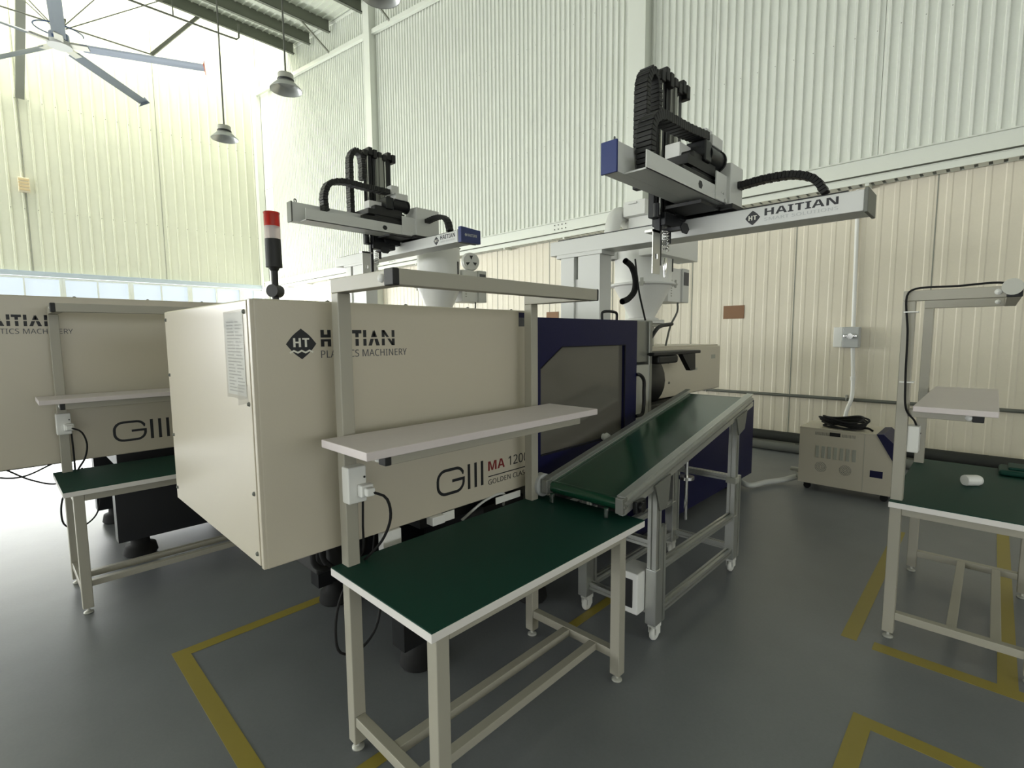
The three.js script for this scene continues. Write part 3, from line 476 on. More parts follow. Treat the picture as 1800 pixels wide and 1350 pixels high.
// ================================================================ take-out robots
function robot(label, P) {
  const { y, z0, z1, za, x0, ya, ha, xa, s, capEnd, capArm, legs, box: [b0, b1, by] } = P;      // y: beam top, z0..z1: beam, za: near face of the arm
  const xb = 3.2, yl = y - 0.11;
  const t = thing('take_out_robot', label, 'robot', [3.3, P.foot, legs[1][1]]);
  for (const [a, b] of legs) obj('pedestal', bx(xb, xb + 0.154, P.foot, yl - 0.03, a, b, 0.004), M.robotWhite, t);
  obj('mounting_plate', [bx(xb - 0.005, xb + 0.17, yl - 0.03, yl, legs[0][0] - 0.04, legs[1][1] + 0.02, 0.004), bx(xb + 0.02, xb + 0.14, P.foot, yl - 0.2, legs[0][1], legs[1][0])], M.robotWhite, t);
  const beam = obj('traverse_beam', [bx(xb, xb + 0.2, yl, y, z0, z1, 0.005)], M.robotWhite, t);
  obj('guide_rail', [bx(xb + 0.04, xb + 0.07, y, y + 0.015, z0 + 0.05, z1 - 0.08), bx(xb + 0.13, xb + 0.16, y, y + 0.015, z0 + 0.05, z1 - 0.08)], M.blackMetal, beam);
  obj('end_cap', bx(xb - 0.004, xb + 0.225, yl - 0.008, y + 0.008, z1, z1 + 0.018, 0.004), P.blueEnd ? M.galv : capEnd, beam);
  if (P.blueEnd) { const b = obj('blue_motor_box', prismZ([[xb - 0.006, yl - 0.006], [xb + 0.245, yl - 0.002], [xb + 0.245, y + 0.016], [xb - 0.006, y + 0.03]], z1 + 0.018, z1 + 0.06), capEnd, t); obj('lettering', onZ(text(bold, 'HAITIAN', xb + 0.075, y - 0.055, 0.12, 0.026), z1 + 0.06), M.pale, b); obj('badge', onZ(diamond(xb + 0.055, y - 0.043, 0.016), z1 + 0.06), M.pale, b); }
  const zl = z1 - (P.blueEnd ? 0.40 : 0.62);
  obj('badge', onX(diamond(zl + 0.07, y - 0.058, 0.042), xb), M.ink, beam);
  obj('badge_letters', onX(text(bold, 'HT', zl + 0.047, y - 0.071, 0.046, 0.026), xb - 0.0008), M.badge, beam);
  obj('lettering', onX(text(bold, 'HAITIAN', zl + 0.135, y - 0.055, 0.37 * (P.blueEnd ? 0.62 : 1), 0.04), xb), M.ink, beam);
  obj('lettering', onX(text(sans, 'SMART SOLUTIONS', zl + 0.135, y - 0.085, 0.37 * (P.blueEnd ? 0.62 : 1), 0.018), xb), M.pale, beam);
  // carriage on the beam
  const car = obj('carriage_housing', [bx(xb, xb + b1, y + 0.02, by, za - 0.17, za + 0.03, 0.006)], M.robotWhite, t);
  obj('carriage_base', [bx(xb - 0.04, xb + 0.24, y + 0.012, y + 0.04, za - 0.3, za + 0.06), bx(xb - 0.3, xb, y + 0.012, y + 0.03, za - 0.24, za - 0.02)], M.black, t);
  obj('beam_chain', chain([[xb + 0.2, y + 0.18 * s, za + 0.03], [xb + 0.18, y + 0.185 * s, za + 0.2], [xb + 0.15, y + 0.165 * s, za + 0.36], [xb + 0.12, y + 0.11 * s, za + 0.47], [xb + 0.1, y + 0.02, za + 0.53]].map(([a, b, c]) => [a - 0.06, b, c]), [1, 0, 0], 0.07, 0.042, 0.022), M.black, t);
  // arm over the mould
  const a0 = x0 + 0.065, zb = za - 0.12;
  const arm = obj('arm_beam', [bx(x0, xb + 0.02, ya, ya + ha, zb - 0.083, zb, 0.004)], M.robotWhite, t);
  obj('end_cap', bx(x0 - 0.014, x0, ya - 0.004, ya + ha + 0.004, zb - 0.087, zb + 0.004, 0.003), capArm, arm);
  obj('chain_tray', [bx(a0, xb, ya, ya + 0.008, zb, za), bx(a0, xb, ya, ya + 0.09 * s, za - 0.006, za, 0.001)], M.robotWhite, arm);
  obj('end_plate', [bx(xb - 0.16, xb, ya + 0.01, ya + 0.17 * s, za, za + 0.006), cyl([xb - 0.025, ya + 0.02, za + 0.006], [xb - 0.025, ya + 0.02, za + 0.016], 0.014), cyl([xb - 0.05, ya + 0.06, za + 0.006], [xb - 0.05, ya + 0.06, za + 0.012], 0.007), cyl([xb - 0.075, ya + 0.062, za + 0.006], [xb - 0.075, ya + 0.062, za + 0.012], 0.007)], M.robotWhite, arm);
  obj('axis_label', onZ(poly([0, 1, 2, 3, 4, 5].map((k) => [xb - 0.36 + 0.028 * Math.cos(k * Math.PI / 3), ya + 0.05 + 0.024 * Math.sin(k * Math.PI / 3)])), za), M.ink, arm);
  obj('lifting_eye', [new THREE.TorusGeometry(0.017, 0.005, 8, 18).rotateY(0.6).translate(x0 + 0.05, ya + ha + 0.022, zb - 0.05), cyl([x0 + 0.05, ya + ha, zb - 0.05], [x0 + 0.05, ya + ha + 0.008, zb - 0.05], 0.007)], M.galv, arm);
  // carriage on the arm, with motors
  const zc = zb - 0.06;
  obj('slide_carriage', [bx(xa - 0.26, xa + 0.16, ya + ha, ya + ha + 0.05, zb - 0.18, za - 0.02), bx(xa - 0.18, xa + 0.15, ya + 0.10, ya + ha + 0.10, zb - 0.02, za - 0.03, 0.02), bx(xa - 0.02, xa + 0.13, ya + 0.10, ya + ha + 0.17, zb - 0.10, za - 0.05, 0.02), bx(xa - 0.32, xa + 0.14, ya + 0.06 * s, ya + 0.13 * s, za - 0.075, za - 0.02, 0.01)], M.black, t);
  obj('valve_box', [bx(xa - 0.2, xa - 0.05, ya + ha + 0.05, ya + ha + 0.15, zb - 0.07, zb + 0.02, 0.004)], M.white, t);
  const my = ya + 0.265 * s;
  const mot = obj('servo_motor', [cyl([xa + 0.02, my, za - 0.06], [xa + 0.2, my, za - 0.06], 0.058, 0.058, 24), cyl([xa + 0.2, my, za - 0.06], [xa + 0.215, my, za - 0.06], 0.066, 0.066, 24), bx(xa - 0.06, xa + 0.03, my - 0.06, my + 0.06, za - 0.13, za - 0.01, 0.01)], M.blackMetal, t);
  obj('motor_cover', bx(xa + 0.06, xa + 0.21, my + 0.055, my + 0.12, za - 0.12, za - 0.02, 0.005), M.robotWhite, mot);
  // vertical axis behind the arm
  const zv = zb - 0.18, yt = P.top, yt2 = P.low, xv = P.xv;
  const vert = obj('vertical_axis', [bx(xv, xv + 0.085, yt2 + 0.12, yt - 0.02, zv - 0.03, zv + 0.03, 0.004), bx(xv + 0.03, xv + 0.055, yt2 + 0.12, yt - 0.02, zv + 0.03, zv + 0.042)], M.steel, t);
  obj('guide_rod', [-0.12, -0.085, -0.05, -0.025, 0.105, 0.14, 0.17].map((d, k) => k % 2 ? bx(xv + d - 0.014, xv + d + 0.014, yt2, yt - 0.03, zv - 0.02, zv + 0.02) : cyl([xv + d, yt2, zv], [xv + d, yt - 0.03, zv], 0.015, 0.015, 10)), M.blackMetal, vert);
  obj('guide_rod', [-0.1, 0.105].map((d) => cyl([xv + d, yt2, zv + 0.02], [xv + d, yt - 0.04, zv + 0.02], 0.008, 0.008, 10)), M.chrome, vert);
  const cap = []; for (let k = 0; k < 7; k++) cap.push(bx(xv - 0.15 + k * 0.055, xv - 0.105 + k * 0.055, yt - 0.06 + 0.02 * (k % 2), yt + 0.012 * ((k * 3) % 4), zv - 0.045, zv + 0.05, 0.006)); obj('top_bracket', cap, M.black, vert);
  obj('vertical_chain', chain([[xv - 0.29, ya + ha * 0.4, zv], [xv - 0.29, yt - 0.25, zv], [xv - 0.28, yt - 0.1, zv], [xv - 0.23, yt - 0.03, zv], [xv - 0.17, yt - 0.05, zv], [xv - 0.15, yt - 0.13, zv], [xv - 0.15, yt - 0.3, zv]], [0, 0, 1], 0.085, 0.05, 0.024), M.black, t);
  obj('arm_chain', chain(P.loop(xa, ya, ha), [0, 0, 1], 0.09, 0.052, 0.024).map((g) => g.translate(0, 0, zb + 0.055)), M.black, t);
  obj('chain_bracket', [bx(xa + 0.03, xa + 0.12, P.brk, P.brk + 0.09, zb - 0.02, zb + 0.07, 0.004)], M.robotWhite, t);
  // tooling
  const tool = obj('gripper', [bx(xv - 0.15, xv + 0.17, yt2 - 0.02, yt2 + 0.13, zv - 0.03, zv + 0.01, 0.005), bx(xv - 0.08, xv + 0.12, yt2 - 0.06, yt2 + 0.02, zv - 0.04, zv + 0.05, 0.005), bx(xv + 0.06, xv + 0.26, yt2 + 0.0, yt2 + 0.16, zv - 0.02, zv + 0.05, 0.01), bx(xv + 0.04, xv + 0.2, yt2 - 0.05, yt2 + 0.03, zv - 0.06, zv + 0.04, 0.01), bx(xv - 0.09, xv - 0.06, yt2 - 0.30, yt2, zv - 0.02, zv + 0.02, 0.003), cyl([xv - 0.14, yt2 - 0.02, zv + 0.02], [xv - 0.14, yt2 + 0.06, zv + 0.02], 0.02), cyl([xv + 0.01, yt2 - 0.16, zv + 0.03], [xv + 0.01, yt2 - 0.04, zv + 0.03], 0.014)], M.blackMetal, vert);
  obj('tool_plate', [prismZ([[xv - 0.20, yt2 - 0.36], [xv - 0.11, yt2 - 0.36], [xv - 0.11, yt2 - 0.10], [xv - 0.20, yt2 - 0.10]], zv + 0.03, zv + 0.036, [[[xv - 0.17, yt2 - 0.27], [xv - 0.14, yt2 - 0.27], [xv - 0.14, yt2 - 0.24], [xv - 0.17, yt2 - 0.24]]]), bx(xv - 0.2, xv - 0.08, yt2 - 0.115, yt2 - 0.10, zv - 0.02, zv + 0.036)], M.alu, tool);
  const sp = []; for (let i = 0; i <= 48; i++) { const a = i / 48 * 6 * 2 * Math.PI; sp.push([xv - 0.03 + 0.018 * Math.cos(a), yt2 - 0.21 + i / 48 * 0.13, zv + 0.03 + 0.018 * Math.sin(a)]); }
  obj('spring', tube(sp, 0.004, 140, 5), M.chrome, tool);
  obj('nipper', [lathe([[0.006, 0], [0.01, 0.04], [0.016, 0.08], [0.01, 0.12]], xv - 0.03, yt2 - 0.37, zv + 0.03, 12)], M.chrome, tool);
  const st = obj('stop_tag', [onZ(poly([0, 1, 2, 3, 4, 5].map((k) => [xv + 0.01 + 0.06 * Math.cos(k * Math.PI / 3), yt2 - 0.08 + 0.036 * Math.sin(k * Math.PI / 3)]), 0.006), zv + 0.13), bx(xv - 0.02, xv + 0.02, yt2 - 0.09, yt2 - 0.07, zv + 0.0, zv + 0.13)], M.ink, tool);
  return t;
}
robot('white robot on the printed cream machine, arm with blue end cap, black chain loops', {
  y: 2.345, z0: -2.64, z1: -0.535, za: -1.25, x0: 2.17, ya: 2.39, ha: 0.145, xa: 2.98, s: 1, foot: 1.705, capEnd: M.galv, capArm: M.blueCap, legs: [[-2.53, -2.40], [-2.362, -2.16]], box: [0, 0.2, 2.64],
  top: 3.15, low: 2.33, xv: 3.0, brk: 2.72,
  loop: (xa, ya, ha) => [[2.36, ya + 0.02, 0], [2.34, ya + 0.14, 0], [2.36, ya + 0.26, 0], [2.44, ya + 0.315, 0], [2.56, ya + 0.325, 0], [2.75, ya + 0.335, 0], [xa + 0.02, ya + 0.36, 0]],
});
robot('white robot farther back, with grey arm end cap and blue box on its beam', {
  y: 2.615, z0: -6.24, z1: -3.79, za: -4.48, x0: 1.97, ya: 2.64, ha: 0.17, xa: 2.93, s: 1.15, foot: 1.84, capEnd: M.blueCap, capArm: M.galv, blueEnd: true, legs: [[-5.98, -5.85], [-5.8, -5.5]], box: [0, 0.3, 2.95],
  top: 3.50, low: 2.58, xv: 2.93, brk: 3.05,
  loop: (xa, ya, ha) => [[2.25, ya + 0.12, 0], [2.24, ya + 0.25, 0], [2.29, ya + 0.37, 0], [2.42, ya + 0.42, 0], [2.65, ya + 0.42, 0], [xa, ya + 0.42, 0]],
});

// ================================================================ hopper dryers
function hopper(label, x, z, y0, R, H, blower) {
  const t = thing('hopper_dryer', label, 'hopper', [x, y0, z]);
  obj('cone', [lathe([[0.13, 0], [0.15, 0], [0.15, 0.012], [R * 0.42, 0.03], [R * 0.96, H * 0.44]], x, y0, z, 40), lathe([[0.2, -0.03], [0.2, 0.0], [0.13, 0.0]], x, y0, z)], M.white, t);
  const cyl_ = obj('drum', [lathe([[R * 0.96, H * 0.44], [R * 1.08, H * 0.445], [R * 1.08, H * 0.475], [R * 0.95, H * 0.48], [R * 0.95, H * 0.98], [R, H], [R * 0.3, H * 1.06], [0, H * 1.06]], x, y0, z, 48)], M.white, t);
  for (const a of [2.2, 3.6, 0.6, 5.2]) obj('clamp', [bx(-0.015, 0.015, H * 0.42, H * 0.52, R * 1.06, R * 1.12, 0.004), bx(-0.025, 0.025, H * 0.45, H * 0.47, R * 1.06, R * 1.14)].map((g) => g.rotateY(a).translate(x, y0, z)), M.zinc, cyl_);
  obj('sight_slot', [bx(x + R * 0.35, x + R * 0.42, y0 + H * 0.62, y0 + H * 0.8, z + R * 0.84, z + R * 0.90, 0.004)], M.black, cyl_);
  obj('throat', [lathe([[0.11, 1.5 * 0], [0.11, y0 - (blower ? 1.62 : 1.5)]], x, blower ? 1.62 : 1.5, z, 24)], M.zinc, t);
  obj('support_bracket', [bx(x - 0.14, x + 0.14, y0 - 0.06, y0 - 0.03, z - 0.14, z + 0.14, 0.004)], M.zinc, t);
  const hb = obj('heater_box', [bx(x + R * 1.0, x + R * 1.0 + 0.26, y0 + H * 0.26, y0 + H * 0.72, z - 0.15, z + 0.12, 0.006)], M.white, t);
  obj('heater_door', [bx(x + R + 0.26, x + R + 0.40, y0 + H * 0.26, y0 + H * 0.73, z - 0.12, z + 0.14, 0.006)], M.robotWhite, hb);
  obj('control_panel', [bx(x + R + 0.28, x + R + 0.38, y0 + H * 0.50, y0 + H * 0.68, z + 0.139, z + 0.145)], M.inkGrey, hb);
  obj('vent_slots', Array.from({ length: 7 }, (_, i) => bx(x + R + 0.05, x + R + 0.07, y0 + H * (0.33 + i * 0.035), y0 + H * (0.345 + i * 0.035), z + 0.12, z + 0.123)), M.vent, hb);
  obj('cable', tube([[x + R + 0.24, y0 + H * 0.26, z + 0.1], [x + R + 0.2, y0 + 0.1, z + 0.12], [x + R, y0 - 0.05, z + 0.15], [x + 0.08, y0 - 0.24, z + 0.2]], 0.01, 24, 6), M.insulGrey, hb);
  if (blower) {
    const by = y0 + H * 0.86, bx_ = x + R + 0.2;
    const b = obj('blower', [new THREE.TorusGeometry(0.07, 0.05, 12, 28).rotateY(-0.45).translate(bx_, by, z + 0.05), cyl([bx_, by - 0.26, z], [bx_, by - 0.05, z + 0.02], 0.06), lathe([[0.09, 0], [0.09, 0.02], [0.06, 0.02]], bx_, by - 0.2, z)], M.white, t);
    const face = [cyl([0, 0, 0.02], [0, 0, 0.055], 0.11, 0.105, 26)].map((g) => g.rotateY(-0.45).translate(bx_, by, z + 0.05)); obj('blower_cover', face, M.white, b);
    obj('air_inlet', [1.57, 3.67, 5.76].map((a) => poly([[0.02 * Math.cos(a), 0.02 * Math.sin(a)], [0.075 * Math.cos(a - 0.3), 0.075 * Math.sin(a - 0.3)], [0.075 * Math.cos(a + 0.3), 0.075 * Math.sin(a + 0.3)]], 0.003).translate(0, 0, 0.055).rotateY(-0.45).translate(bx_, by, z + 0.05)), M.darkGrey, b);
  } else {
    obj('receiver_box', [bx(x - 0.29, x + R + 0.18, y0 + H * 0.78, y0 + H * 1.06, z + 0.12, z + R + 0.05, 0.006), cyl([x + R + 0.18, y0 + H * 0.95, z + 0.2], [x + R + 0.22, y0 + H * 0.95, z + 0.2], 0.03)], M.white, t);
    obj('loader', [bx(x - 0.16, x + 0.12, y0 + 0.93, y0 + 1.06, z - 0.12, z + 0.1, 0.006), bx(x - 0.10, x + 0.24, y0 + 0.80, y0 + 0.93, z - 0.1, z + 0.14, 0.006), bx(x - 0.18, x - 0.16, y0 + 1.03, y0 + 1.045, z - 0.06, z + 0.02), cyl([x, y0 + 0.7, z], [x, y0 + 0.8, z], 0.1)], M.white, t);
    obj('air_duct', [tube([[x - 0.22, y0 + 0.55, z - 0.2], [x - 0.22, y0 + 0.78, z - 0.2], [x - 0.16, y0 + 0.94, z - 0.2], [x - 0.06, y0 + 0.98, z - 0.2], [x + 0.06, y0 + 0.93, z - 0.2]], 0.07, 26, 14), tube([[x + 0.0, y0 + 0.75, z - 0.1], [x + 0.02, y0 + 0.88, z - 0.12], [x + 0.14, y0 + 0.94, z - 0.14], [x + 0.26, y0 + 0.90, z - 0.16]], 0.075, 26, 14), lathe([[0.24, 0], [0.26, 0.02], [0.1, 0.08], [0, 0.09]], x + 0.1, y0 + H * 1.06, z - 0.1)], M.white, t);
  }
  return t;
}
hopper('white cone bottomed hopper behind the robot gripper, above the injection unit', 4.24, -2.39, 1.735, 0.27, 0.70, false);
hopper('white hopper with round blower farther back, behind the bench top bar', 3.91, -5.0, 1.815, 0.275, 0.86, true);
{ // black air hose curled at the robot pedestal
  const t = thing('air_hose', 'black corrugated hose curving beside the robot pedestal and hopper', 'hose', [3.55, 1.7, -2.25]);
  obj('hose', [tube([[3.62, 2.2, -2.2], [3.72, 2.16, -2.2], [3.78, 2.07, -2.2], [3.77, 1.97, -2.2], [3.68, 1.9, -2.2], [3.58, 1.87, -2.2]], 0.025, 40, 10), tube([[3.86, 2.24, -2.25], [3.8, 2.12, -2.2], [3.76, 1.95, -2.15], [3.78, 1.72, -2.1]], 0.008, 24, 6)], M.rubber, t);
}

// ================================================================ wheeled cabinet by the wall
{
  const t = thing('temperature_controller', 'white wheeled cabinet with blue corner and a black cable coil on top', 'cabinet', [6.0, 0, -1.0]);
  const x0 = 5.74, x1 = 6.24, y0 = 0.075, y1 = 0.64, z0 = -1.40, z1 = -0.60;
  obj('housing', [prismX([[z0, y0], [z1, y0], [z1, 0.40], [-0.725, y1], [z0, y1]].reverse().reverse(), x0, x1)], M.cream, t);
  obj('top_cover', bx(x0 - 0.004, x1 + 0.004, y1, y1 + 0.012, z0 - 0.004, -0.735, 0.003), M.cream, t);
  obj('blue_corner', prismX([[-0.755, y1 + 0.012], [-0.70, y1 + 0.018], [-0.60, 0.56], [-0.59, 0.40], [-0.605, 0.385]], x0 - 0.012, x1), M.navy, t);
  obj('panel_seam', bx(x0 - 0.001, x0 + 0.002, y0, y1, -0.847, -0.843), M.vent, t);
  for (let i = 0; i < 7; i++) { const z = -1.25 + i * 0.052; obj('louvre', [bx(x0 - 0.004, x0 + 0.001, 0.355, 0.475, z, z + 0.03, 0.001)], M.vent, t); }
  const fan = []; for (const z of [-1.20, -0.99]) for (let r = 1; r < 5; r++) for (let k = 0; k < r * 6; k++) { const a = k / (r * 6) * 2 * Math.PI; fan.push(cyl([x0 + 0.001, 0.26 + 0.012 * r * Math.sin(a), z + 0.012 * r * Math.cos(a)], [x0 - 0.001, 0.26 + 0.012 * r * Math.sin(a), z + 0.012 * r * Math.cos(a)], 0.0042, 0.0042, 6)); }
  obj('fan_holes', fan, M.insulGrey, t).userData.kind = 'stuff';
  const slots = []; for (let i = 0; i < 30; i++) { const z = -1.26 + i * 0.0115; if (z < -1.14 || z > -1.04) slots.push(bx(x0 - 0.001, x0 + 0.001, 0.585, 0.615, z, z + 0.004)); }
  obj('vent_slots', slots, M.insulGrey, t);
  obj('display', bx(x0 - 0.004, x0 + 0.001, 0.585, 0.622, -1.135, -1.045, 0.001), M.black, t);
  obj('maker_plate', bx(x0 - 0.003, x0 + 0.001, 0.235, 0.30, -0.79, -0.69, 0.001), M.navy, t);
  for (const z of [-1.33, -0.68]) for (const x of [5.82, 6.16]) obj('caster', [cyl([x - 0.014, 0.032, z], [x + 0.014, 0.032, z], 0.032, 0.032, 16), bx(x - 0.02, x + 0.02, 0.05, 0.076, z - 0.03, z + 0.03, 0.003)], M.rubber, t);
  const coil = thing('cable_coil', 'loose coil of black cable with white plug on top of the wheeled cabinet', 'cable', [5.9, 0.652, -1.1]);
  const loops = []; for (let k = 0; k < 6; k++) { const pts = [], ph = k * 0.9; for (let i = 0; i < 14; i++) { const a = i / 14 * 2 * Math.PI; pts.push([5.93 + (0.12 + 0.012 * k) * Math.cos(a + ph) + 0.02 * Math.sin(k * 3), 0.664 + 0.016 * (k % 5) + 0.02 * (1 + Math.sin(a * 2 + k * 1.7)) * (k > 0 ? 1 : 0), -1.06 + (0.17 + 0.014 * ((k * 5) % 4)) * Math.sin(a + ph)]); } loops.push(tube(pts, 0.01, 48, 6, true)); }
  obj('loops', loops, M.rubber, coil);
  obj('plug', [bx(5.86, 5.91, 0.70, 0.735, -1.18, -1.11, 0.008)], M.plastic, coil);
  obj('cable_end', tube([[5.9, 0.67, -0.9], [5.86, 0.68, -0.84], [5.83, 0.665, -0.8]], 0.011, 10, 6), M.rubber, coil);
  const hose = thing('water_hose', 'pale grey water hose on the floor between the machine and the wheeled cabinet', 'hose', [5.6, 0, -1.7]);
  obj('hose', tube([[5.6, 0.16, -2.0], [5.4, 0.06, -1.86], [5.36, 0.04, -1.76], [5.6, 0.04, -1.66], [5.8, 0.045, -1.55], [5.86, 0.09, -1.44], [5.86, 0.11, -1.40]], 0.028, 44, 10), M.hose, hose);
  obj('fitting', [cyl([5.86, 0.17, -1.40], [5.86, 0.17, -1.5], 0.022), cyl([5.86, 0.11, -1.40], [5.86, 0.11, -1.44], 0.036)], M.zinc, hose);
}
// pipes and fittings along the right wall
{
  const ip = thing('insulated_pipe', 'thick black insulated pipe along the foot of the wall behind the wheeled cabinet', 'pipe', [7.62, 0, -7]);
  obj('lagging', cyl([7.62, 0.17, -14], [7.62, 0.17, 5], 0.07, 0.07, 16), M.insul, ip);
  for (let z = -13.5; z < 5; z += 1.45) obj('pipe_stand', bx(7.57, 7.67, 0, 0.11, z, z + 0.05), M.galv, ip);
  tag(obj('water_pipe', [cyl([7.42, 0.06, -14], [7.42, 0.06, 5], 0.06, 0.06, 16)], M.insulGrey), 'grey pipe lying on the floor in front of the black insulated pipe', 'pipe');
  const p = thing('wall_pipe', 'long thin dark pipe running level along the lower wall panels', 'pipe', [7.93, 0.72, -3]);
  obj('pipe', cyl([7.935, 0.72, -15], [7.935, 0.72, 3], 0.022, 0.022, 12), M.galv, p);
  for (let z = -9; z < 2; z += 1.9) obj('pipe_clip', [bx(7.92, 7.985, 0.735, 0.775, z - 0.012, z + 0.012), new THREE.TorusGeometry(0.027, 0.006, 6, 14).translate(7.935, 0.72, z)], M.zinc, p);
  const c = thing('conduit', 'white vertical conduit on the wall above the wheeled cabinet', 'conduit', [7.93, 0.5, -1.36]);
  obj('tube', tube([[7.945, 3.45, -1.40], [7.945, 2.6, -1.385], [7.945, 1.69, -1.37]], 0.024, 10, 10), M.plastic, c);
  obj('tube', [tube([[7.93, 1.42, -1.36], [7.93, 0.95, -1.335], [7.90, 0.75, -1.335], [7.86, 0.55, -1.38], [7.84, 0.12, -1.42]], 0.024, 24, 10)], M.plastic, c);
  obj('coupling', [cyl([7.93, 0.98, -1.337], [7.93, 1.03, -1.34], 0.03)], M.plastic, c);
  const s = thing('switch_box', 'grey isolator switch box on the wall conduit above the wheeled cabinet', 'switch box', [7.9, 1.41, -1.38]);
  obj('side_box', bx(7.86, 7.99, 1.42, 1.685, -1.575, -1.47, 0.008), M.plastic, s);
  obj('isolator_box', bx(7.83, 7.99, 1.415, 1.685, -1.465, -1.285, 0.01), M.pale, s);
  obj('rotary_handle', [bx(7.79, 7.822, 1.55, 1.585, -1.45, -1.30, 0.008), cyl([7.832, 1.565, -1.375], [7.785, 1.565, -1.375], 0.035)], M.chrome, s);
  tag(obj('wall_sign', bx(7.978, 7.992, 1.84, 2.04, -3.09, -2.78, 0.002), M.brown), 'plain brown rectangular sign on the wall between the hopper and the conduit', 'sign');
  tag(obj('wall_sign', bx(7.978, 7.992, 1.86, 2.08, -6.68, -6.37, 0.002), M.brown), 'plain brown sign just showing above the blue safety door beside the robot pedestal', 'sign');
  // perforated cable tray under the girt
  const tray = thing('cable_tray', 'white perforated cable tray running along the wall under the painted girt', 'cable tray', [7.85, 3.47, -7]);
  obj('side_rail', [bx(7.77, 7.78, 3.47, 3.56, -21, 3, 0.002), bx(7.94, 7.95, 3.47, 3.56, -21, 3, 0.002), bx(7.755, 7.78, 3.55, 3.557, -21, 3), bx(7.755, 7.78, 3.47, 3.476, -21, 3)], M.trim, tray);
  for (let z = -20.9; z < 2; z += 0.12) obj('rung', bx(7.78, 7.94, 3.472, 3.484, z, z + 0.085), M.trim, tray);
  for (let z = -20.5; z < 2; z += 1.6) obj('hanger', bx(7.77, 7.99, 3.44, 3.47, z, z + 0.04), M.trim, tray);
  const cb = obj('cable_bundle', [0, 1, 2].map((k) => tube(Array.from({ length: 16 }, (_, i) => [7.82 + 0.04 * k, 3.50 + 0.01 * Math.sin(i * 1.3 + k), -20.5 + i * 1.5]), 0.014, 60, 6)), M.insulGrey, tray);
}
{ // speaker on the left wall, with its cable
  const t = thing('wall_speaker', 'small beige horn box with cable high on the ribbed wall', 'speaker', [1.1, 6.2, WZ + 0.03]);
  obj('housing', [bx(0.97, 1.23, 6.02, 6.44, WZ + 0.04, WZ + 0.2, 0.02)], M.speaker, t);
  for (let i = 0; i < 4; i++) obj('slat', bx(0.98, 1.22, 6.06 + i * 0.095, 6.12 + i * 0.095, WZ + 0.2, WZ + 0.215, 0.004), M.speakerSlat, t);
  obj('cable', [cyl([1.14, 3.7, WZ + 0.05], [1.14, 6.02, WZ + 0.05], 0.009, 0.009, 6), cyl([1.14, 6.44, WZ + 0.05], [1.14, 8.7, WZ + 0.05], 0.009, 0.009, 6)], M.joint, t);
}

// ================================================================ pendant lamps and ceiling fan
function pendant(label, x, y, z) {
  const t = thing('pendant_lamp', label, 'lamp', [x, y - 0.13, z], 'bell shaped high bay lamps');
  obj('reflector', lathe([[0.225, -0.13], [0.228, -0.122], [0.19, -0.08], [0.13, -0.02], [0.09, 0.0], [0.088, -0.006], [0.126, -0.028], [0.185, -0.086], [0.22, -0.128]], x, y, z, 40), M.reflector, t);
  obj('lamp_housing', [lathe([[0, 0.0], [0.105, 0.0], [0.105, 0.02], [0.112, 0.03], [0.105, 0.04], [0.11, 0.09], [0.105, 0.1], [0, 0.105]], x, y, z, 28)], M.zinc, t);
  obj('gear_ring', lathe([[0.11, -0.004], [0.118, 0.004], [0.118, 0.02], [0.108, 0.024]], x, y, z, 28), M.darkGrey, t);
  obj('lens', cyl([x, y - 0.03, z], [x, y - 0.02, z], 0.12, 0.12, 24), M.pale, t);
  obj('hook', new THREE.TorusGeometry(0.018, 0.005, 6, 14).translate(x, y + 0.125, z), M.galv, t);
  obj('rod', cyl([x, y + 0.14, z], [x, yr(z) - 0.03, z], 0.014, 0.014, 8), M.galv, t);
}
pendant('aluminium bell lamp hanging highest in view, on a rod in front of the sloping rail', 3.36, 5.40, -7.86);
pendant('aluminium bell lamp hanging lower in view, in front of the ribbed wall', 3.293, 5.37, -10.45);
pendant('aluminium bell lamp cut off at the top edge of the picture, only its rim showing', 3.36, 5.56, -5.25);
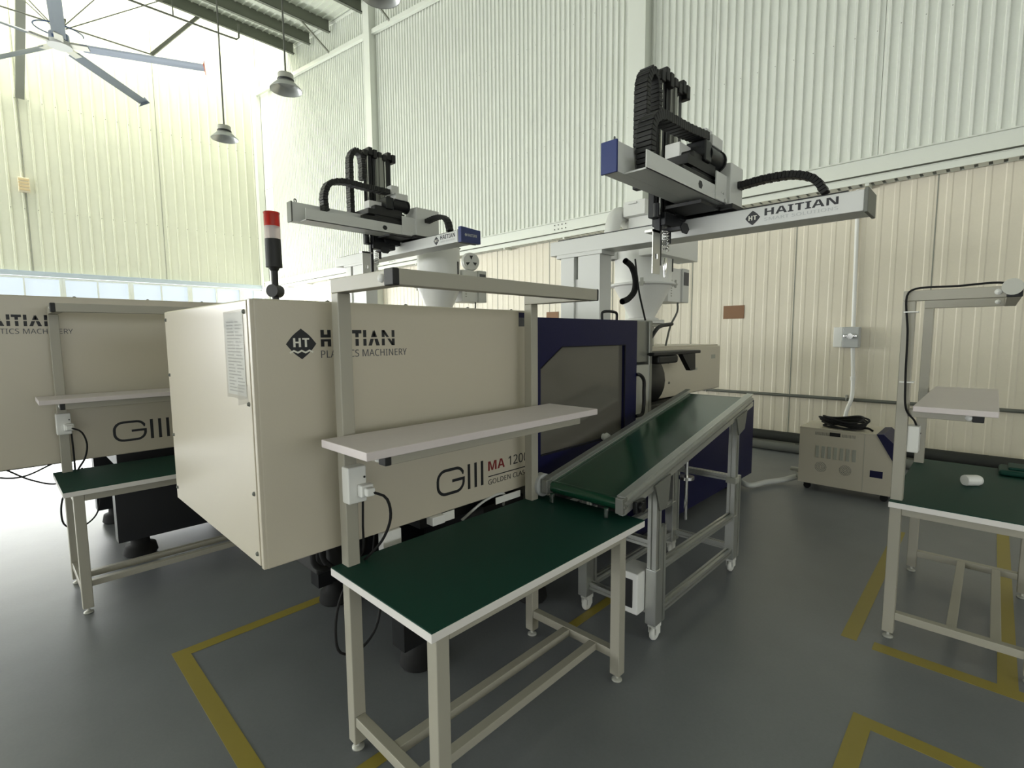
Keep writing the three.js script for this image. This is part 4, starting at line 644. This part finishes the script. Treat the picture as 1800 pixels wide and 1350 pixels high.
{
  const hx = 1.806, hy = 9, hz = -17.464, t = thing('ceiling_fan', 'large industrial ceiling fan with long grey blades and blue hub', 'fan', [hx, hy, hz]);
  obj('hub', [cyl([hx, hy - 0.06, hz], [hx, hy + 0.04, hz], 0.25, 0.25, 30)], M.pale, t);
  obj('motor', [cyl([hx, hy + 0.04, hz], [hx, hy + 0.24, hz], 0.21, 0.2, 26)], M.hub, t);
  obj('stem', [cyl([hx, hy + 0.24, hz], [hx, yr(hz) - 0.05, hz], 0.05, 0.05, 12), bx(hx - 0.15, hx + 0.15, hy + 0.55, hy + 0.60, hz - 0.15, hz + 0.15)], M.bracing, t);
  for (let k = 0; k < 5; k++) {
    const a = (26 + 72 * k - 1) * Math.PI / 180;
    const b = extrude([[-0.13, 0], [-0.05, 0.035], [0.06, 0.03], [0.15, -0.012], [0.05, 0.0], [-0.05, 0.006]].reverse(), 2.72).rotateX(0.0).rotateZ(-0.22).translate(0, 0, 0.44);   // section swept outwards along +z
    obj('blade', b.rotateY(Math.PI / 2 - a).translate(hx, hy, hz), M.blade, t);
    obj('blade_clamp', bx(-0.09, 0.09, -0.02, 0.04, 0.24, 0.6, 0.008).rotateZ(-0.22).rotateY(Math.PI / 2 - a).translate(hx, hy, hz), M.zinc, t);
    obj('tip_fin', extrude([[-0.17, -0.05], [0.19, -0.09], [-0.05, 0.16]], 0.012).translate(0, 0, 3.16).rotateZ(-0.22).rotateY(Math.PI / 2 - a).translate(hx, hy, hz), k ? M.blade : M.orange, t);
  }
  obj('guard_ring', [new THREE.TorusGeometry(0.48, 0.016, 6, 30, 4.4).rotateX(Math.PI / 2 + 0.12).translate(hx, hy + 0.33, hz)], M.hub, t);
  for (const [dx, dz] of [[2.7, 0.6], [1.6, 1.9], [-2.2, 0.7], [-1.6, -1.6]]) { const e = [hx + dx, yb(hz + dz) + 0.15, hz + dz]; obj('guy_wire', [cyl([hx + dx * 0.05, hy + 0.4, hz + dz * 0.05], e, 0.014, 0.014, 6)], M.bracing, t); }
}
{ // thin conduits under the roof
  const t = thing('ceiling_conduit', 'thin dark conduit with hook ends hanging below the first roof purlin', 'conduit', [4, 10.5, -17.1]);
  obj('tube', tube([[-4, 10.42, -17.1], [2, 10.52, -17.1], [5.9, 10.59, -17.1], [5.95, 10.60, -17.1], [5.95, 10.66, -17.1], [5.95, 11.05, -17.1]], 0.028, 80, 6), M.galv, t);
  for (const x of [4.25, 0.5]) obj('hanger', cyl([x, 10.56, -17.1], [x, yb(-17.1) + 0.03, -17.1], 0.018, 0.018, 6), M.galv, t);
  const r = thing('brace_rod', 'thin tie rod with angled strut crossing behind the ceiling fan', 'tie rod', [2, 9.8, -18.2]);
  obj('rod', cyl([-3, 9.75, -18.2], [3.95, 9.82, -18.2], 0.022, 0.022, 8), M.bracing, r);
  obj('strut', bar([3.9, 9.8, -18.2], [5.15, 11.30, -17.98], 0.09, 0.09), M.bracing, r);
}
renderer.render(scene, camera);
